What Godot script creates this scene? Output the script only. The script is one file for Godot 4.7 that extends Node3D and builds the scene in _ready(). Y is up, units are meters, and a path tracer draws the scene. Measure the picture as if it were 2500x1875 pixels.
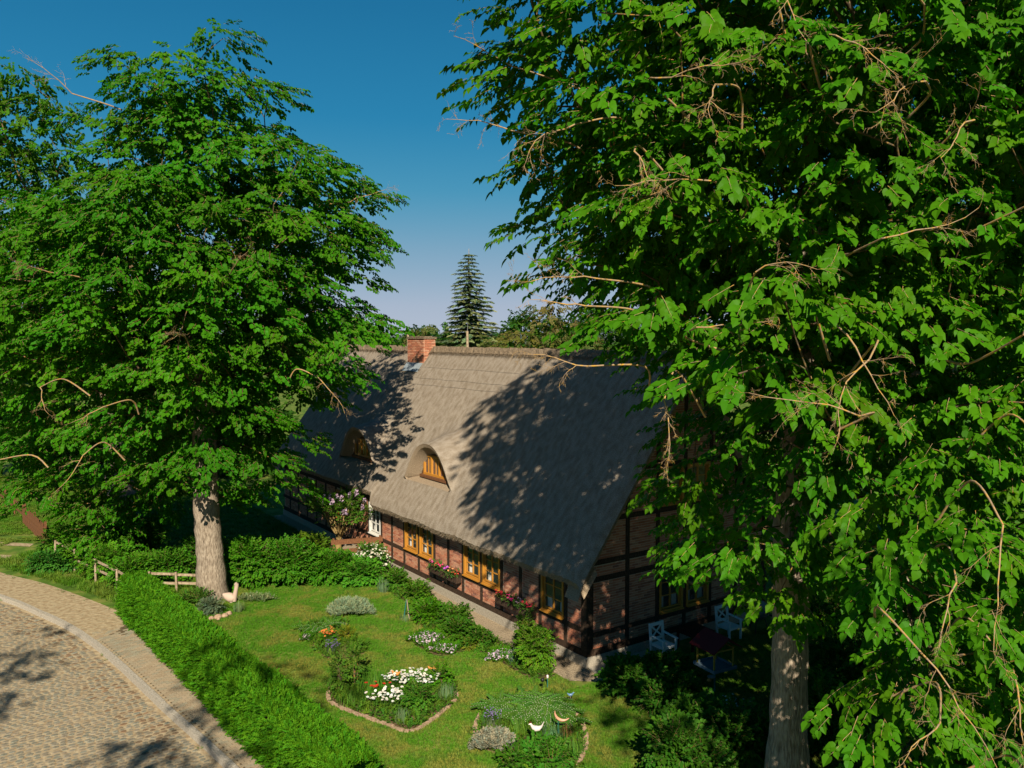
extends Node3D
# A thatched half-timbered cottage between lime trees, seen from about 10 m up. Metres; the camera looks along -Z.

const A := Vector3(2.15, 0, -23.4)            # front corner of the cottage
const W := Vector3(-0.57426, 0, -0.81867)     # along the long front wall
const P := Vector3(0.81867, 0, -0.57426)      # into the house, along the gable
const HL := 25.0                               # length of the house
const HD := 8.0                                # depth of the house
const SLOPE := 1.35
const TONE := 0.72                               # all base colours are scaled by this to sit under the exposure
const EYE := Vector3(0, 9.6, 0)

var rng := RandomNumberGenerator.new()
var M := {}
var SP := {}
var used := {}

# ---------------------------------------------------------------- mesh building
class MB:
	var v := PackedVector3Array()
	var n := PackedVector3Array()
	var c := PackedColorArray()
	var uv := PackedVector2Array()
	var col := Color.WHITE
	func tri(a: Vector3, b: Vector3, d: Vector3) -> void:   # counter-clockwise seen from outside
		var nn := (b - a).cross(d - a).normalized()
		v.append(a); v.append(d); v.append(b)
		n.append(nn); n.append(nn); n.append(nn)
		c.append(col); c.append(col); c.append(col)
		uv.append(Vector2.ZERO); uv.append(Vector2.ZERO); uv.append(Vector2.ZERO)
	func quad(a: Vector3, b: Vector3, d: Vector3, e: Vector3) -> void:
		tri(a, b, d); tri(a, d, e)
	func smooth_tri(a: Vector3, b: Vector3, d: Vector3, na: Vector3, nb: Vector3, nd: Vector3, ua := Vector2.ZERO, ub := Vector2.ZERO, ud := Vector2.ZERO) -> void:
		v.append(a); v.append(d); v.append(b)
		n.append(na); n.append(nd); n.append(nb)
		c.append(col); c.append(col); c.append(col)
		uv.append(ua); uv.append(ud); uv.append(ub)
	func box(at: Vector3, x: Vector3, y: Vector3, z: Vector3) -> void:   # x, y, z are half axes
		var s := -1.0 if x.cross(y).dot(z) < 0.0 else 1.0
		z *= s
		var p := []
		for k in 8:
			p.append(at + x * (1 if k & 1 else -1) + y * (1 if k & 2 else -1) + z * (1 if k & 4 else -1))
		quad(p[4], p[5], p[7], p[6]); quad(p[1], p[0], p[2], p[3])
		quad(p[5], p[1], p[3], p[7]); quad(p[0], p[4], p[6], p[2])
		quad(p[6], p[7], p[3], p[2]); quad(p[0], p[1], p[5], p[4])
	func tube(pts: Array, rads: Array, sides := 6, cap := false) -> void:
		var rings := []
		var norms := []
		var side := Vector3.ZERO
		for i in pts.size():
			var d: Vector3 = (pts[mini(i + 1, pts.size() - 1)] - pts[maxi(i - 1, 0)]).normalized()
			if side == Vector3.ZERO:
				side = d.cross(Vector3(0.31, 0.17, 0.93)).normalized()
			side = (side - d * side.dot(d)).normalized()
			var up := d.cross(side)
			var r := []
			var q := []
			for k in sides:
				var a := TAU * k / sides
				var o := side * cos(a) + up * sin(a)
				q.append(o); r.append(pts[i] + o * rads[i])
			rings.append(r); norms.append(q)
		for i in pts.size() - 1:
			for k in sides:
				var m := (k + 1) % sides
				smooth_tri(rings[i][k], rings[i][m], rings[i + 1][m], norms[i][k], norms[i][m], norms[i + 1][m])
				smooth_tri(rings[i][k], rings[i + 1][m], rings[i + 1][k], norms[i][k], norms[i + 1][m], norms[i + 1][k])
		if cap:
			var e: int = pts.size() - 1
			for k in range(1, sides - 1):
				tri(rings[e][0], rings[e][k], rings[e][k + 1])
	func lathe(at: Vector3, prof: Array, sides := 12) -> void:   # prof: [radius, height] from the bottom up
		for i in prof.size() - 1:
			var dn := Vector2(prof[i + 1][1] - prof[i][1], prof[i][0] - prof[i + 1][0]).normalized()
			for k in sides:
				var a := TAU * k / sides
				var b := TAU * (k + 1) / sides
				var da := Vector3(cos(a), 0, -sin(a))
				var db := Vector3(cos(b), 0, -sin(b))
				var na := Vector3(da.x * dn.x, dn.y, da.z * dn.x)
				var nb := Vector3(db.x * dn.x, dn.y, db.z * dn.x)
				var y0 := Vector3(0, prof[i][1], 0)
				var y1 := Vector3(0, prof[i + 1][1], 0)
				smooth_tri(at + y0 + da * prof[i][0], at + y0 + db * prof[i][0], at + y1 + db * prof[i + 1][0], na, nb, nb)
				smooth_tri(at + y0 + da * prof[i][0], at + y1 + db * prof[i + 1][0], at + y1 + da * prof[i + 1][0], na, nb, na)
	func add_to(m: ArrayMesh, material: Material) -> ArrayMesh:
		if v.is_empty():
			return m
		var a := []
		a.resize(Mesh.ARRAY_MAX)
		a[Mesh.ARRAY_VERTEX] = v; a[Mesh.ARRAY_NORMAL] = n; a[Mesh.ARRAY_COLOR] = c; a[Mesh.ARRAY_TEX_UV] = uv; a[Mesh.ARRAY_TEX_UV2] = uv
		m.add_surface_from_arrays(Mesh.PRIMITIVE_TRIANGLES, a)
		m.surface_set_material(m.get_surface_count() - 1, material)
		return m
	func mesh(material: Material) -> ArrayMesh:
		return add_to(ArrayMesh.new(), material)

# ---------------------------------------------------------------- naming
func numbered(called: String) -> String:
	var k: int = used.get(called, 0)
	used[called] = k + 1
	return called if k == 0 else "%s_%03d" % [called, k]

func tag(o: Node3D, label := "", category := "", group := "", kind := "") -> void:
	if label: o.set_meta("label", label)
	if category: o.set_meta("category", category)
	if group: o.set_meta("group", group)
	if kind: o.set_meta("kind", kind)

func thing(called: String, label: String, category: String, at := Vector3.ZERO, group := "") -> Node3D:
	var o := Node3D.new()
	o.name = numbered(called)
	add_child(o)
	o.position = at
	tag(o, label, category, group)
	return o

func part(called: String, mesh: Mesh, parent: Node3D, xf := Transform3D()) -> MeshInstance3D:
	var o := MeshInstance3D.new()
	o.name = called
	o.mesh = mesh
	parent.add_child(o, true)
	o.transform = xf
	return o

func struct(called: String, mesh: Mesh) -> MeshInstance3D:
	var o := MeshInstance3D.new()
	o.name = numbered(called)
	o.mesh = mesh
	add_child(o)
	tag(o, "", "", "", "structure")
	return o

func many(called: String, mesh: Mesh, xf: Array, cols: PackedColorArray, parent: Node3D, stuff := false) -> MultiMeshInstance3D:
	var mm := MultiMesh.new()
	mm.transform_format = MultiMesh.TRANSFORM_3D
	mm.use_colors = true
	mm.mesh = mesh
	mm.instance_count = xf.size()
	for i in xf.size():
		mm.set_instance_transform(i, xf[i])
		mm.set_instance_color(i, cols[i])
	var o := MultiMeshInstance3D.new()
	o.name = called
	o.multimesh = mm
	parent.add_child(o, true)
	o.set_meta("kind", "stuff")
	return o

# ---------------------------------------------------------------- small helpers
func rf(a: float, b: float) -> float: return rng.randf_range(a, b)
func v3(a: float) -> Vector3: return Vector3(rf(-a, a), rf(-a, a), rf(-a, a))
func ball() -> Vector3:
	for i in 40:
		var q := v3(1.0)
		if q.length_squared() < 1.0: return q
	return Vector3.ZERO
func looking(at: Vector3, d: Vector3, up: Vector3, s := 1.0) -> Transform3D:   # +Z along d, +Y near up
	var z := d.normalized()
	var x := up.cross(z)
	if x.length() < 0.01: x = Vector3(1, 0, 0).cross(z)
	x = x.normalized()
	return Transform3D(Basis(x * s, z.cross(x) * s, z * s), at)
func tint(base: Color, dv := 0.15, dh := 0.06) -> Color:   # linear colour, varied in value and in warmth
	var k := 1.0 + rf(-dv, dv)
	var h := rf(-dh, dh)
	return Color(maxf(base.r * k * (1.0 + h * 3.0), 0.0), base.g * k * (1.0 + h * 0.4), maxf(base.b * k * (1.0 - h), 0.0))
func hp(t: float, y: float, d: float) -> Vector3:   # a point of the house: along the front, up, inwards
	return A + W * t + P * d + Vector3(0, y, 0)
func along(pts: Array, s: float) -> Array:   # [point, direction] at the distance s on a polyline
	for i in pts.size() - 1:
		var d: Vector3 = pts[i + 1] - pts[i]
		if s <= d.length() or i == pts.size() - 2:
			return [pts[i] + d.normalized() * s, d.normalized()]
		s -= d.length()
	return [pts[0], Vector3.FORWARD]
func smoothed(pts: Array, step := 0.25) -> Array:
	var cu := Curve3D.new()
	for i in pts.size():
		var t: Vector3 = (pts[mini(i + 1, pts.size() - 1)] - pts[maxi(i - 1, 0)]) / 6.0
		cu.add_point(pts[i], -t, t)
	cu.bake_interval = step
	return Array(cu.get_baked_points())
func length_of(pts: Array) -> float:
	var s := 0.0
	for i in pts.size() - 1: s += pts[i].distance_to(pts[i + 1])
	return s
func inside(poly: PackedVector2Array, x: float, z: float) -> bool:
	return Geometry2D.is_point_in_polygon(Vector2(x, z), poly)
func sheet(poly: PackedVector2Array, y: float, m: Material) -> ArrayMesh:
	var b := MB.new()
	var ix := Geometry2D.triangulate_polygon(poly)
	for i in range(0, ix.size(), 3):
		var q := []
		for k in 3: q.append(Vector3(poly[ix[i + k]].x, y, poly[ix[i + k]].y))
		if (q[1] - q[0]).cross(q[2] - q[0]).y < 0.0: q = [q[0], q[2], q[1]]
		b.tri(q[0], q[1], q[2])
	return b.mesh(m)

# ---------------------------------------------------------------- materials
func noise(seed_: int, freq: float, ramp: Array, size := 512, oct := 5, kind := FastNoiseLite.TYPE_SIMPLEX_SMOOTH) -> NoiseTexture2D:
	var f := FastNoiseLite.new()
	f.seed = seed_; f.frequency = freq; f.noise_type = kind; f.fractal_octaves = oct
	var t := NoiseTexture2D.new()
	t.width = size; t.height = size; t.seamless = true; t.noise = f
	if ramp.size():
		var g := Gradient.new()
		var offs := PackedFloat32Array()
		var cols := PackedColorArray()
		for r in ramp:
			offs.append(r[0]); cols.append(r[1])
		g.offsets = offs; g.colors = cols
		t.color_ramp = g
	return t
func lin(r: float, g: float, b: float) -> Color: return Color(r, g, b).linear_to_srgb()
func c8(r: float, g: float, b: float) -> Color: return Color(r / 255.0, g / 255.0, b / 255.0)
func toned(c: Color) -> Color:
	var l := c.srgb_to_linear()
	return Color(l.r * TONE, l.g * TONE, l.b * TONE, c.a).linear_to_srgb()
func mat(called: String, color: Color, rough := 0.85, spec := 0.3) -> StandardMaterial3D:
	var m := StandardMaterial3D.new()
	m.resource_name = called
	m.albedo_color = toned(color)
	m.roughness = rough
	m.metallic_specular = spec
	M[called] = m
	return m
func textured(called: String, tex: Texture2D, scale: float, rough := 0.9, relief: Texture2D = null, cm := 0.0) -> StandardMaterial3D:
	var m := mat(called, Color.WHITE, rough, 0.25)
	m.albedo_texture = tex
	m.uv1_triplanar = true
	m.uv1_world_triplanar = true
	m.uv1_scale = Vector3.ONE * scale
	if relief:
		m.heightmap_enabled = true
		m.heightmap_texture = relief
		m.heightmap_scale = cm
	return m
func leafy(called: String, rough := 0.5, glow := Color(0.3, 0.45, 0.08), spec := 0.4) -> StandardMaterial3D:
	var m := mat(called, Color.WHITE, rough, spec)
	m.vertex_color_use_as_albedo = true
	m.cull_mode = BaseMaterial3D.CULL_DISABLED
	m.backlight_enabled = true
	m.backlight = glow
	return m

func make_materials() -> void:
	leafy("lime_leaf", 0.5, Color(0.7, 0.95, 0.15), 0.2)
	leafy("hedge_leaf", 0.55, Color(0.65, 0.85, 0.15), 0.15)
	leafy("grass_blade", 0.6, Color(0.6, 0.72, 0.3), 0.25)
	leafy("petal", 0.7, Color(0.5, 0.5, 0.5), 0.2)
	leafy("needle", 0.6, Color(0.2, 0.25, 0.15), 0.3)
	var tinted := mat("tinted", Color.WHITE, 0.9, 0.2)
	tinted.vertex_color_use_as_albedo = true
	var grain := noise(11, 0.02, [], 512, 5)
	textured("bark", noise(3, 0.012, [[0.0, c8(96, 84, 72)], [0.35, c8(140, 126, 110)], [0.6, c8(170, 156, 138)], [1.0, c8(190, 178, 160)]], 512, 6), 0.9, 0.95, grain, 3.0).uv1_scale = Vector3(2.6, 0.45, 2.6)
	textured("branch", noise(4, 0.02, [[0.0, c8(52, 44, 36)], [0.55, c8(104, 92, 76)], [0.68, c8(128, 112, 84)], [0.78, c8(176, 132, 40)], [1.0, c8(196, 150, 48)]], 512, 4), 1.1, 0.95, grain, 1.0)
	textured("twig", noise(5, 0.03, [[0.0, c8(126, 106, 86)], [0.5, c8(164, 142, 118)], [0.62, c8(176, 150, 112)], [0.72, c8(198, 152, 52)], [1.0, c8(206, 160, 60)]], 256, 3), 1.6, 0.9)
	textured("ground", noise(6, 0.008, [[0.0, c8(58, 84, 26)], [0.45, c8(82, 112, 38)], [0.65, c8(108, 124, 52)], [1.0, c8(134, 132, 72)]], 1024, 6), 0.11, 1.0, grain, 4.0)
	textured("soil", noise(7, 0.02, [[0.0, c8(66, 52, 36)], [0.5, c8(104, 86, 62)], [1.0, c8(140, 120, 90)]], 512, 5), 0.7, 1.0, grain, 3.0)
	textured("sand", noise(8, 0.012, [[0.0, c8(140, 118, 90)], [0.4, c8(164, 146, 116)], [0.7, c8(178, 162, 132)], [1.0, c8(150, 138, 110)]], 1024, 6), 0.35, 1.0, grain, 2.0)
	textured("gravel", noise(9, 0.05, [[0.0, c8(112, 98, 80)], [0.5, c8(164, 148, 124)], [1.0, c8(192, 178, 154)]], 512, 4), 0.9, 1.0, grain, 2.0)
	textured("mortar", noise(10, 0.03, [[0.0, c8(190, 166, 144)], [1.0, c8(220, 202, 180)]], 256, 4), 1.2, 0.95)
	textured("timber", noise(12, 0.02, [[0.0, c8(34, 26, 21)], [0.5, c8(66, 52, 42)], [0.8, c8(92, 76, 63)], [1.0, c8(110, 94, 80)]], 512, 5), 0.8, 0.85, grain, 0.8).uv1_scale = Vector3(3, 0.8, 3)
	textured("plank", noise(13, 0.02, [[0.0, c8(84, 54, 36)], [0.5, c8(120, 82, 56)], [1.0, c8(150, 108, 76)]], 512, 5), 0.9, 0.8, grain, 0.5).uv1_scale = Vector3(3, 0.7, 3)
	textured("grey_wood", noise(14, 0.02, [[0.0, c8(120, 104, 86)], [0.5, c8(164, 146, 122)], [1.0, c8(190, 174, 150)]], 256, 5), 1.2, 0.9)
	textured("granite", noise(15, 0.03, [[0.0, c8(140, 132, 118)], [0.5, c8(172, 164, 150)], [1.0, c8(196, 190, 176)]], 512, 4), 1.0, 0.9, grain, 1.0)
	textured("stone", noise(16, 0.02, [[0.0, c8(132, 108, 88)], [0.5, c8(172, 146, 122)], [1.0, c8(196, 174, 150)]], 256, 4), 1.5, 0.9, grain, 1.0)
	textured("lead", noise(17, 0.01, [[0.0, c8(120, 132, 140)], [1.0, c8(158, 168, 174)]], 256, 3), 1.0, 0.5)
	# thatch: reed run down the slope, laid out by the roof's own coordinates
	var th := mat("thatch", Color.WHITE, 0.95, 0.15)
	th.albedo_texture = noise(18, 0.012, [[0.0, c8(142, 130, 116)], [0.35, c8(158, 147, 134)], [0.6, c8(168, 158, 146)], [1.0, c8(180, 170, 158)]], 1024, 6)
	th.uv1_scale = Vector3(0.28, 0.16, 1)
	th.detail_enabled = true
	th.detail_albedo = noise(19, 0.11, [[0.0, Color(0.62, 0.6, 0.56)], [0.5, Color(0.92, 0.91, 0.89)], [1.0, Color(1, 1, 1)]], 1024, 3)
	th.detail_blend_mode = BaseMaterial3D.BLEND_MODE_MUL
	th.detail_uv_layer = BaseMaterial3D.DETAIL_UV_2
	th.uv2_scale = Vector3(0.33, 0.22, 1)
	th.heightmap_enabled = true
	th.heightmap_texture = noise(20, 0.1, [], 1024, 4)
	th.heightmap_scale = 1.6
	textured("reed_end", noise(21, 0.06, [[0.0, c8(104, 90, 74)], [0.5, c8(160, 142, 120)], [1.0, c8(192, 174, 150)]], 256, 3), 2.0, 0.95, grain, 2.0)
	textured("ridge_sod", noise(22, 0.04, [[0.0, c8(84, 72, 58)], [0.5, c8(132, 116, 96)], [1.0, c8(162, 146, 122)]], 256, 4), 1.2, 1.0, grain, 5.0)
	mat("ochre", c8(190, 132, 50), 0.5, 0.4)
	mat("white_paint", c8(222, 220, 214), 0.55, 0.4)
	mat("curtain", c8(206, 204, 198), 0.9, 0.1)
	mat("dark_room", c8(40, 34, 28), 0.9, 0.1)
	var gl := mat("glass", Color(0.75, 0.82, 0.85, 0.06), 0.02, 0.5)
	gl.transparency = BaseMaterial3D.TRANSPARENCY_ALPHA
	mat("chair_paint", c8(238, 240, 240), 0.5, 0.4)
	mat("red_paint", c8(84, 18, 16), 0.6, 0.3)
	mat("yellow_paint", c8(140, 122, 44), 0.6, 0.3)
	mat("blue_paint", c8(84, 104, 118), 0.6, 0.3)
	mat("green_metal", c8(40, 110, 100), 0.5, 0.4)
	mat("black_metal", c8(30, 30, 30), 0.5, 0.4)
	mat("grill_enamel", c8(120, 122, 122), 0.4, 0.5)
	mat("white_glaze", c8(225, 214, 210), 0.35, 0.5)
	mat("pink_glaze", c8(214, 160, 130), 0.4, 0.5)
	mat("orange_glaze", c8(214, 140, 70), 0.4, 0.5)
	mat("blue_glaze", c8(120, 160, 200), 0.35, 0.5)
	mat("pale_wood", c8(196, 174, 158), 0.9, 0.2)
	mat("zinc", c8(150, 156, 160), 0.45, 0.5)
	mat("green_stalk", c8(70, 110, 40), 0.7, 0.2)
	mat("petal_white", c8(226, 226, 200), 0.7, 0.2)

# ---------------------------------------------------------------- leaves and sprays
func leaf(b: MB, at: Vector3, d: Vector3, up: Vector3, l: float, w: float, shape := 0, fold := 0.25, curl := 0.25) -> void:
	d = d.normalized()
	var s := up.cross(d).normalized()
	var n := d.cross(s)
	var pt := func(a: float, x: float) -> Vector3:
		return at + d * (a * l) + s * (x * w) + n * (absf(x) * fold * w - curl * a * a * l)
	if shape == 0:      # heart-shaped lime leaf
		var m := [pt.call(0.02, 0.0), pt.call(0.36, 0.0), pt.call(0.75, 0.0), pt.call(1.08, 0.0)]
		for q in [-1.0, 1.0]:
			var o := [pt.call(-0.1, 0.24 * q), pt.call(0.14, 0.48 * q), pt.call(0.45, 0.48 * q), pt.call(0.78, 0.24 * q)]
			for t in [[m[0], o[0], o[1]], [m[0], o[1], m[1]], [m[1], o[1], o[2]], [m[1], o[2], m[2]], [m[2], o[2], o[3]], [m[2], o[3], m[3]]]:
				if q > 0: b.tri(t[0], t[2], t[1])
				else: b.tri(t[0], t[1], t[2])
	elif shape == 1:    # oval leaf
		var m := [pt.call(0.0, 0.0), pt.call(1.0, 0.0)]
		for q in [-1.0, 1.0]:
			var o := [pt.call(0.3, 0.46 * q), pt.call(0.7, 0.38 * q)]
			for t in [[m[0], o[0], o[1]], [m[0], o[1], m[1]]]:
				if q > 0: b.tri(t[0], t[2], t[1])
				else: b.tri(t[0], t[1], t[2])
	else:               # rough far leaf
		b.tri(pt.call(0.0, 0.0), pt.call(0.5, 0.5), pt.call(1.0, 0.0))
		b.tri(pt.call(0.0, 0.0), pt.call(1.0, 0.0), pt.call(0.5, -0.5))

func spray(leaves: int, long: float, l: float, shape: int, m: Material, woody: Material, droop := 0.3, spread := 0.75, thick := 0.004) -> ArrayMesh:
	# a twig along +Z with leaves left and right of it
	var b := MB.new()
	var tw := MB.new()
	var pts := []
	var rads := []
	for i in 4:
		var k := i / 3.0
		pts.append(Vector3(rf(-0.04, 0.04) * long * k, -droop * long * 0.5 * k * k, long * k))
		rads.append(thick * (1.15 - 0.7 * k))
	tw.tube(pts, rads, 3)
	for i in leaves:
		var k := (i + 0.6) / leaves
		var at: Vector3 = along(pts, k * long)[0]
		var side := 1.0 if i % 2 else -1.0
		var d := Vector3(side * spread + rf(-0.3, 0.3), rf(-0.4, 0.15) - droop * 0.5, 0.55 + rf(-0.3, 0.4) + k * 0.4)
		if i == leaves - 1: d = Vector3(rf(-0.2, 0.2), -0.35 - droop * 0.4, 1)
		var up := Vector3(-side * rf(-0.1, 0.5) + rf(-0.35, 0.35), 1, rf(-0.3, 0.6))
		var s := rf(0.7, 1.18)
		b.col = Color.WHITE * (1.0 + rf(-0.14, 0.14))
		b.col.a = 1.0
		leaf(b, at + d.normalized() * l * 0.25, d, up, l * s, l * s * rf(0.86, 1.02), shape, rf(0.1, 0.45), rf(0.05, 0.4))
	var out := b.mesh(m)
	if woody: tw.add_to(out, woody)
	return out

func make_sprays() -> void:
	SP.near = []; SP.mid = []; SP.far = []; SP.small = []; SP.tiny = []; SP.bush = []; SP.oval = []
	for i in 4:
		SP.near.append(spray(10, 0.44, 0.122, 0, M.lime_leaf, M.twig, 0.28))
		SP.mid.append(spray(11, 0.46, 0.135, 1, M.lime_leaf, M.twig, 0.22))
		SP.bush.append(spray(9, 0.3, 0.085, 1, M.lime_leaf, M.twig, 0.15, 0.75, 0.003))
		SP.oval.append(spray(9, 0.22, 0.06, 1, M.hedge_leaf, M.twig, 0.1, 0.7, 0.002))
	for i in 3:
		SP.far.append(spray(12, 0.9, 0.26, 2, M.lime_leaf, null, 0.3))
		SP.small.append(spray(12, 0.12, 0.032, 2, M.hedge_leaf, null, 0.0, 0.6, 0.0015))
		SP.tiny.append(spray(12, 0.1, 0.022, 2, M.hedge_leaf, null, 0.0, 0.7, 0.001))

func pick(xf: Array, cols: PackedColorArray, kinds: Array, called: String, parent: Node3D) -> void:
	# leaf sprays of several shapes: one MultiMesh for each shape
	var n := kinds.size()
	for k in n:
		var x := []
		var c := PackedColorArray()
		for i in range(k, xf.size(), n):
			x.append(xf[i]); c.append(cols[i])
		if x.size(): many(called, kinds[k], x, c, parent)

# ---------------------------------------------------------------- trees
func tree(called: String, label: String, group: String, trunk: Array, trunk_r: Array, lobes: Array, o := {}) -> Node3D:
	# trunk: points in world space; lobes: [centre, radii] of the crown
	var base: Vector3 = trunk[0]
	var root := thing(called, label, "tree", base, group)
	var sep: float = o.get("sep", 1.15)
	var size: float = o.get("bough", 1.2)
	var per: int = o.get("per", 34)
	var col: Color = o.get("color", Color(0.062, 0.205, 0.007))
	var kinds: Array = o.get("kinds", SP.mid)
	var scale: float = o.get("scale", 1.0)
	var inner: float = o.get("inner", 0.3)
	# where the boughs sit
	var cs := []
	var shrunk := []
	for l in lobes: shrunk.append([l[0], (l[1] - Vector3.ONE * size * 0.5).max(Vector3.ONE * 0.4)])
	lobes = shrunk
	for l in lobes:
		var vol: float = l[1].x * l[1].y * l[1].z * 4.19
		for i in int(vol / pow(sep, 3) * 3.2):
			var q := ball()
			var p: Vector3 = l[0] + q * l[1]
			var f := 99.0
			for m in lobes:
				f = minf(f, ((p - m[0]) / m[1]).length())
			if f < 0.68 and rng.randf() > inner: continue
			var ok := true
			for c in cs:
				if absf(c.y - p.y) < sep * 0.75 and c.distance_to(p) < sep:
					ok = false
					break
			if ok: cs.append(p)
	var fork: Vector3 = trunk[trunk.size() - 1]
	var mid := Vector3.ZERO
	for c in cs: mid += c / cs.size()
	# skeleton: each bough joins the branch that gives the shortest way down
	var pos := []
	var par := []
	var far := []
	var dir := []
	for i in trunk.size():
		pos.append(trunk[i]); par.append(i - 1)
		far.append(0.0 if i == 0 else far[i - 1] + trunk[i].distance_to(trunk[i - 1]) * 0.5)
		dir.append(Vector3.UP if i == 0 else (trunk[i] - trunk[i - 1]).normalized())
	var nt := trunk.size()
	var first: int = o.get("first", maxi(1, nt - 3))
	cs.sort_custom(func(a, b): return a.distance_squared_to(fork) < b.distance_squared_to(fork))
	var ends := []
	for c in cs:
		var best := 1e9
		var at := nt - 1
		for i in range(first, pos.size()):
			var q: Vector3 = pos[i]
			var dd := q.distance_to(c)
			if dd > best: continue
			var cost: float = dd + 0.32 * far[i] + maxf(0.0, q.y - c.y) * 0.35
			if cost < best:
				best = cost; at = i
		var p0: Vector3 = pos[at]
		var d: float = p0.distance_to(c)
		var n := maxi(1, int(ceil(d / 0.8)))
		var p1: Vector3 = p0 + (dir[at] * 0.6 + Vector3.UP * 0.3 + v3(0.25)) * d * 0.4
		var last := at
		for k in range(1, n + 1):
			var u := float(k) / n
			var q: Vector3 = p0.lerp(p1, u).lerp(p1.lerp(c, u), u)
			if k < n: q += v3(0.06)
			pos.append(q); par.append(last); far.append(far[last] + q.distance_to(pos[last])); dir.append((q - pos[last]).normalized())
			last = pos.size() - 1
		ends.append(last)
	var rad := PackedFloat32Array()
	rad.resize(pos.size())
	rad.fill(0.0)
	for i in ends: rad[i] = pow(0.013, 2.35)
	for i in range(pos.size() - 1, nt - 1, -1):
		rad[i] = maxf(rad[i], pow(0.012, 2.35))
		rad[par[i]] += rad[i]
	for i in pos.size():
		rad[i] = minf(pow(rad[i], 1 / 2.35), trunk_r[trunk_r.size() - 1] * 0.8)
	var tr := MB.new()
	var tp := []
	for p in trunk: tp.append(p - base)
	var sides := 14
	var sm := smoothed(tp, 0.35)
	var sr := []
	var total := length_of(sm)
	var run := 0.0
	for i in sm.size():
		if i: run += sm[i].distance_to(sm[i - 1])
		var u := run / total * (trunk_r.size() - 1)
		var k := mini(int(u), trunk_r.size() - 2)
		sr.append(lerpf(trunk_r[k], trunk_r[k + 1], u - k) * (1.0 + 0.04 * sin(i * 1.7)))
	tr.tube(sm, sr, sides)
	part("trunk", tr.mesh(o.get("bark", M.bark)), root)
	var br := MB.new()
	for i in range(nt, pos.size()):
		var q: int = par[i]
		var r0: float = rad[i] if q < nt else rad[q]
		var big: float = maxf(rad[i], r0)
		var s := 4 if big < 0.03 else 6 if big < 0.09 else 8
		br.tube([pos[q] - base, pos[i] - base], [minf(r0, rad[i] * 1.6), rad[i]], s)
	part("branches", br.mesh(o.get("wood", M.branch)), root).set_meta("kind", "stuff")
	# leaves: each bough is a drooping, domed spread of sprays
	var xf := []
	var cols := PackedColorArray()
	for c in cs:
		var out: Vector3 = c - Vector3(fork.x * 0.6 + mid.x * 0.4, c.y, fork.z * 0.6 + mid.z * 0.4)
		out.y = 0
		out = out.normalized() if out.length() > 0.3 else Vector3(rf(-1, 1), 0, rf(-1, 1)).normalized()
		var side := Vector3.UP.cross(out)
		var bs := size * rf(0.75, 1.25)
		var tilt := rf(-0.2, 0.2)
		var cc := tint(col, 0.16, 0.08)
		for k in int(per * bs / size):
			var r := sqrt(rng.randf())
			var an := rng.randf() * TAU
			var a := r * cos(an)
			var e := r * sin(an)
			var p: Vector3 = c + out * a * bs * 1.1 + side * e * bs + Vector3.UP * (bs * (0.6 * (1.0 - r * r) - 0.25 + tilt * a) + rf(-0.2, 0.12))
			var d := out * (a + 0.45) + side * e + v3(0.45)
			d.y = -0.06 - 0.36 * r + rf(-0.3, 0.3)
			xf.append(looking(p - base, d, Vector3.UP + v3(0.4), scale * rf(0.8, 1.2)))
			cols.append(tint(cc, 0.12, 0.05))
	var own: int = o.get("own", 0)
	if own:
		# the sprays that show largest are parts of their own
		var order := []
		for i in xf.size():
			var p: Vector3 = xf[i].origin + base
			if p.z < -4.0 and absf(p.x) < -p.z * 0.62 and p.y > 9.6 + p.z * 0.52 and p.y < 9.6 - p.z * 0.4: order.append([p.distance_to(EYE), i])
		order.sort_custom(func(a, b): return a[0] < b[0])
		var taken := {}
		var coats := []
		for k in 8:
			var m: StandardMaterial3D = M.lime_leaf.duplicate()
			m.albedo_color = toned(tint(col, 0.2, 0.09).linear_to_srgb())
			coats.append(m)
		for k in mini(own, order.size()):
			var i: int = order[k][1]
			taken[i] = true
			part("leaf_spray", kinds[i % kinds.size()], root, xf[i]).set_surface_override_material(0, coats[rng.randi() % 8])
		var x2 := []
		var c2 := PackedColorArray()
		for i in xf.size():
			if not taken.has(i):
				x2.append(xf[i]); c2.append(cols[i])
		xf = x2
		cols = c2
	pick(xf, cols, kinds, "crown", root)
	return root

func dead_branch(at: Vector3, d: Vector3, long: float, r: float, parent: Node3D, origin: Vector3) -> void:
	# a bare, lichened branch with its twigs
	var b := MB.new()
	bare(b, at - origin, d.normalized(), long, r, 0)
	# its foot runs back to the limb that carries it
	var back := Vector3(origin.x - at.x, 0, origin.z - at.z).normalized()
	var foot := at + back * 1.5 + Vector3(0, -0.35, 0)
	var bend := smoothed([foot - origin, at - origin + back * 0.7 - d.normalized() * 0.4, at - origin], 0.2)
	var rr := []
	for i in bend.size(): rr.append(lerpf(r * 1.6, r, float(i) / (bend.size() - 1)))
	b.tube(bend, rr, 5)
	part("dead_branch", b.mesh(M.twig), parent)

func bare(b: MB, at: Vector3, d: Vector3, long: float, r: float, level: int) -> void:
	var pts := [at]
	var rads := [r]
	var n := 6
	var q := at
	for i in n:
		d = (d + v3(0.3) + Vector3(0, -0.05, 0)).normalized()
		q += d * long / n
		pts.append(q); rads.append(r * (1.0 - 0.72 * (i + 1) / n))
		if level < 3 and rng.randf() < 0.85:
			var e := (d + v3(0.85)).normalized()
			bare(b, q, e, long * rf(0.3, 0.55) * (1.0 - 0.07 * i), maxf(rads[i + 1] * 0.62, 0.0022), level + 1)
	b.tube(pts, rads, 5 if level == 0 else 3)

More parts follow.
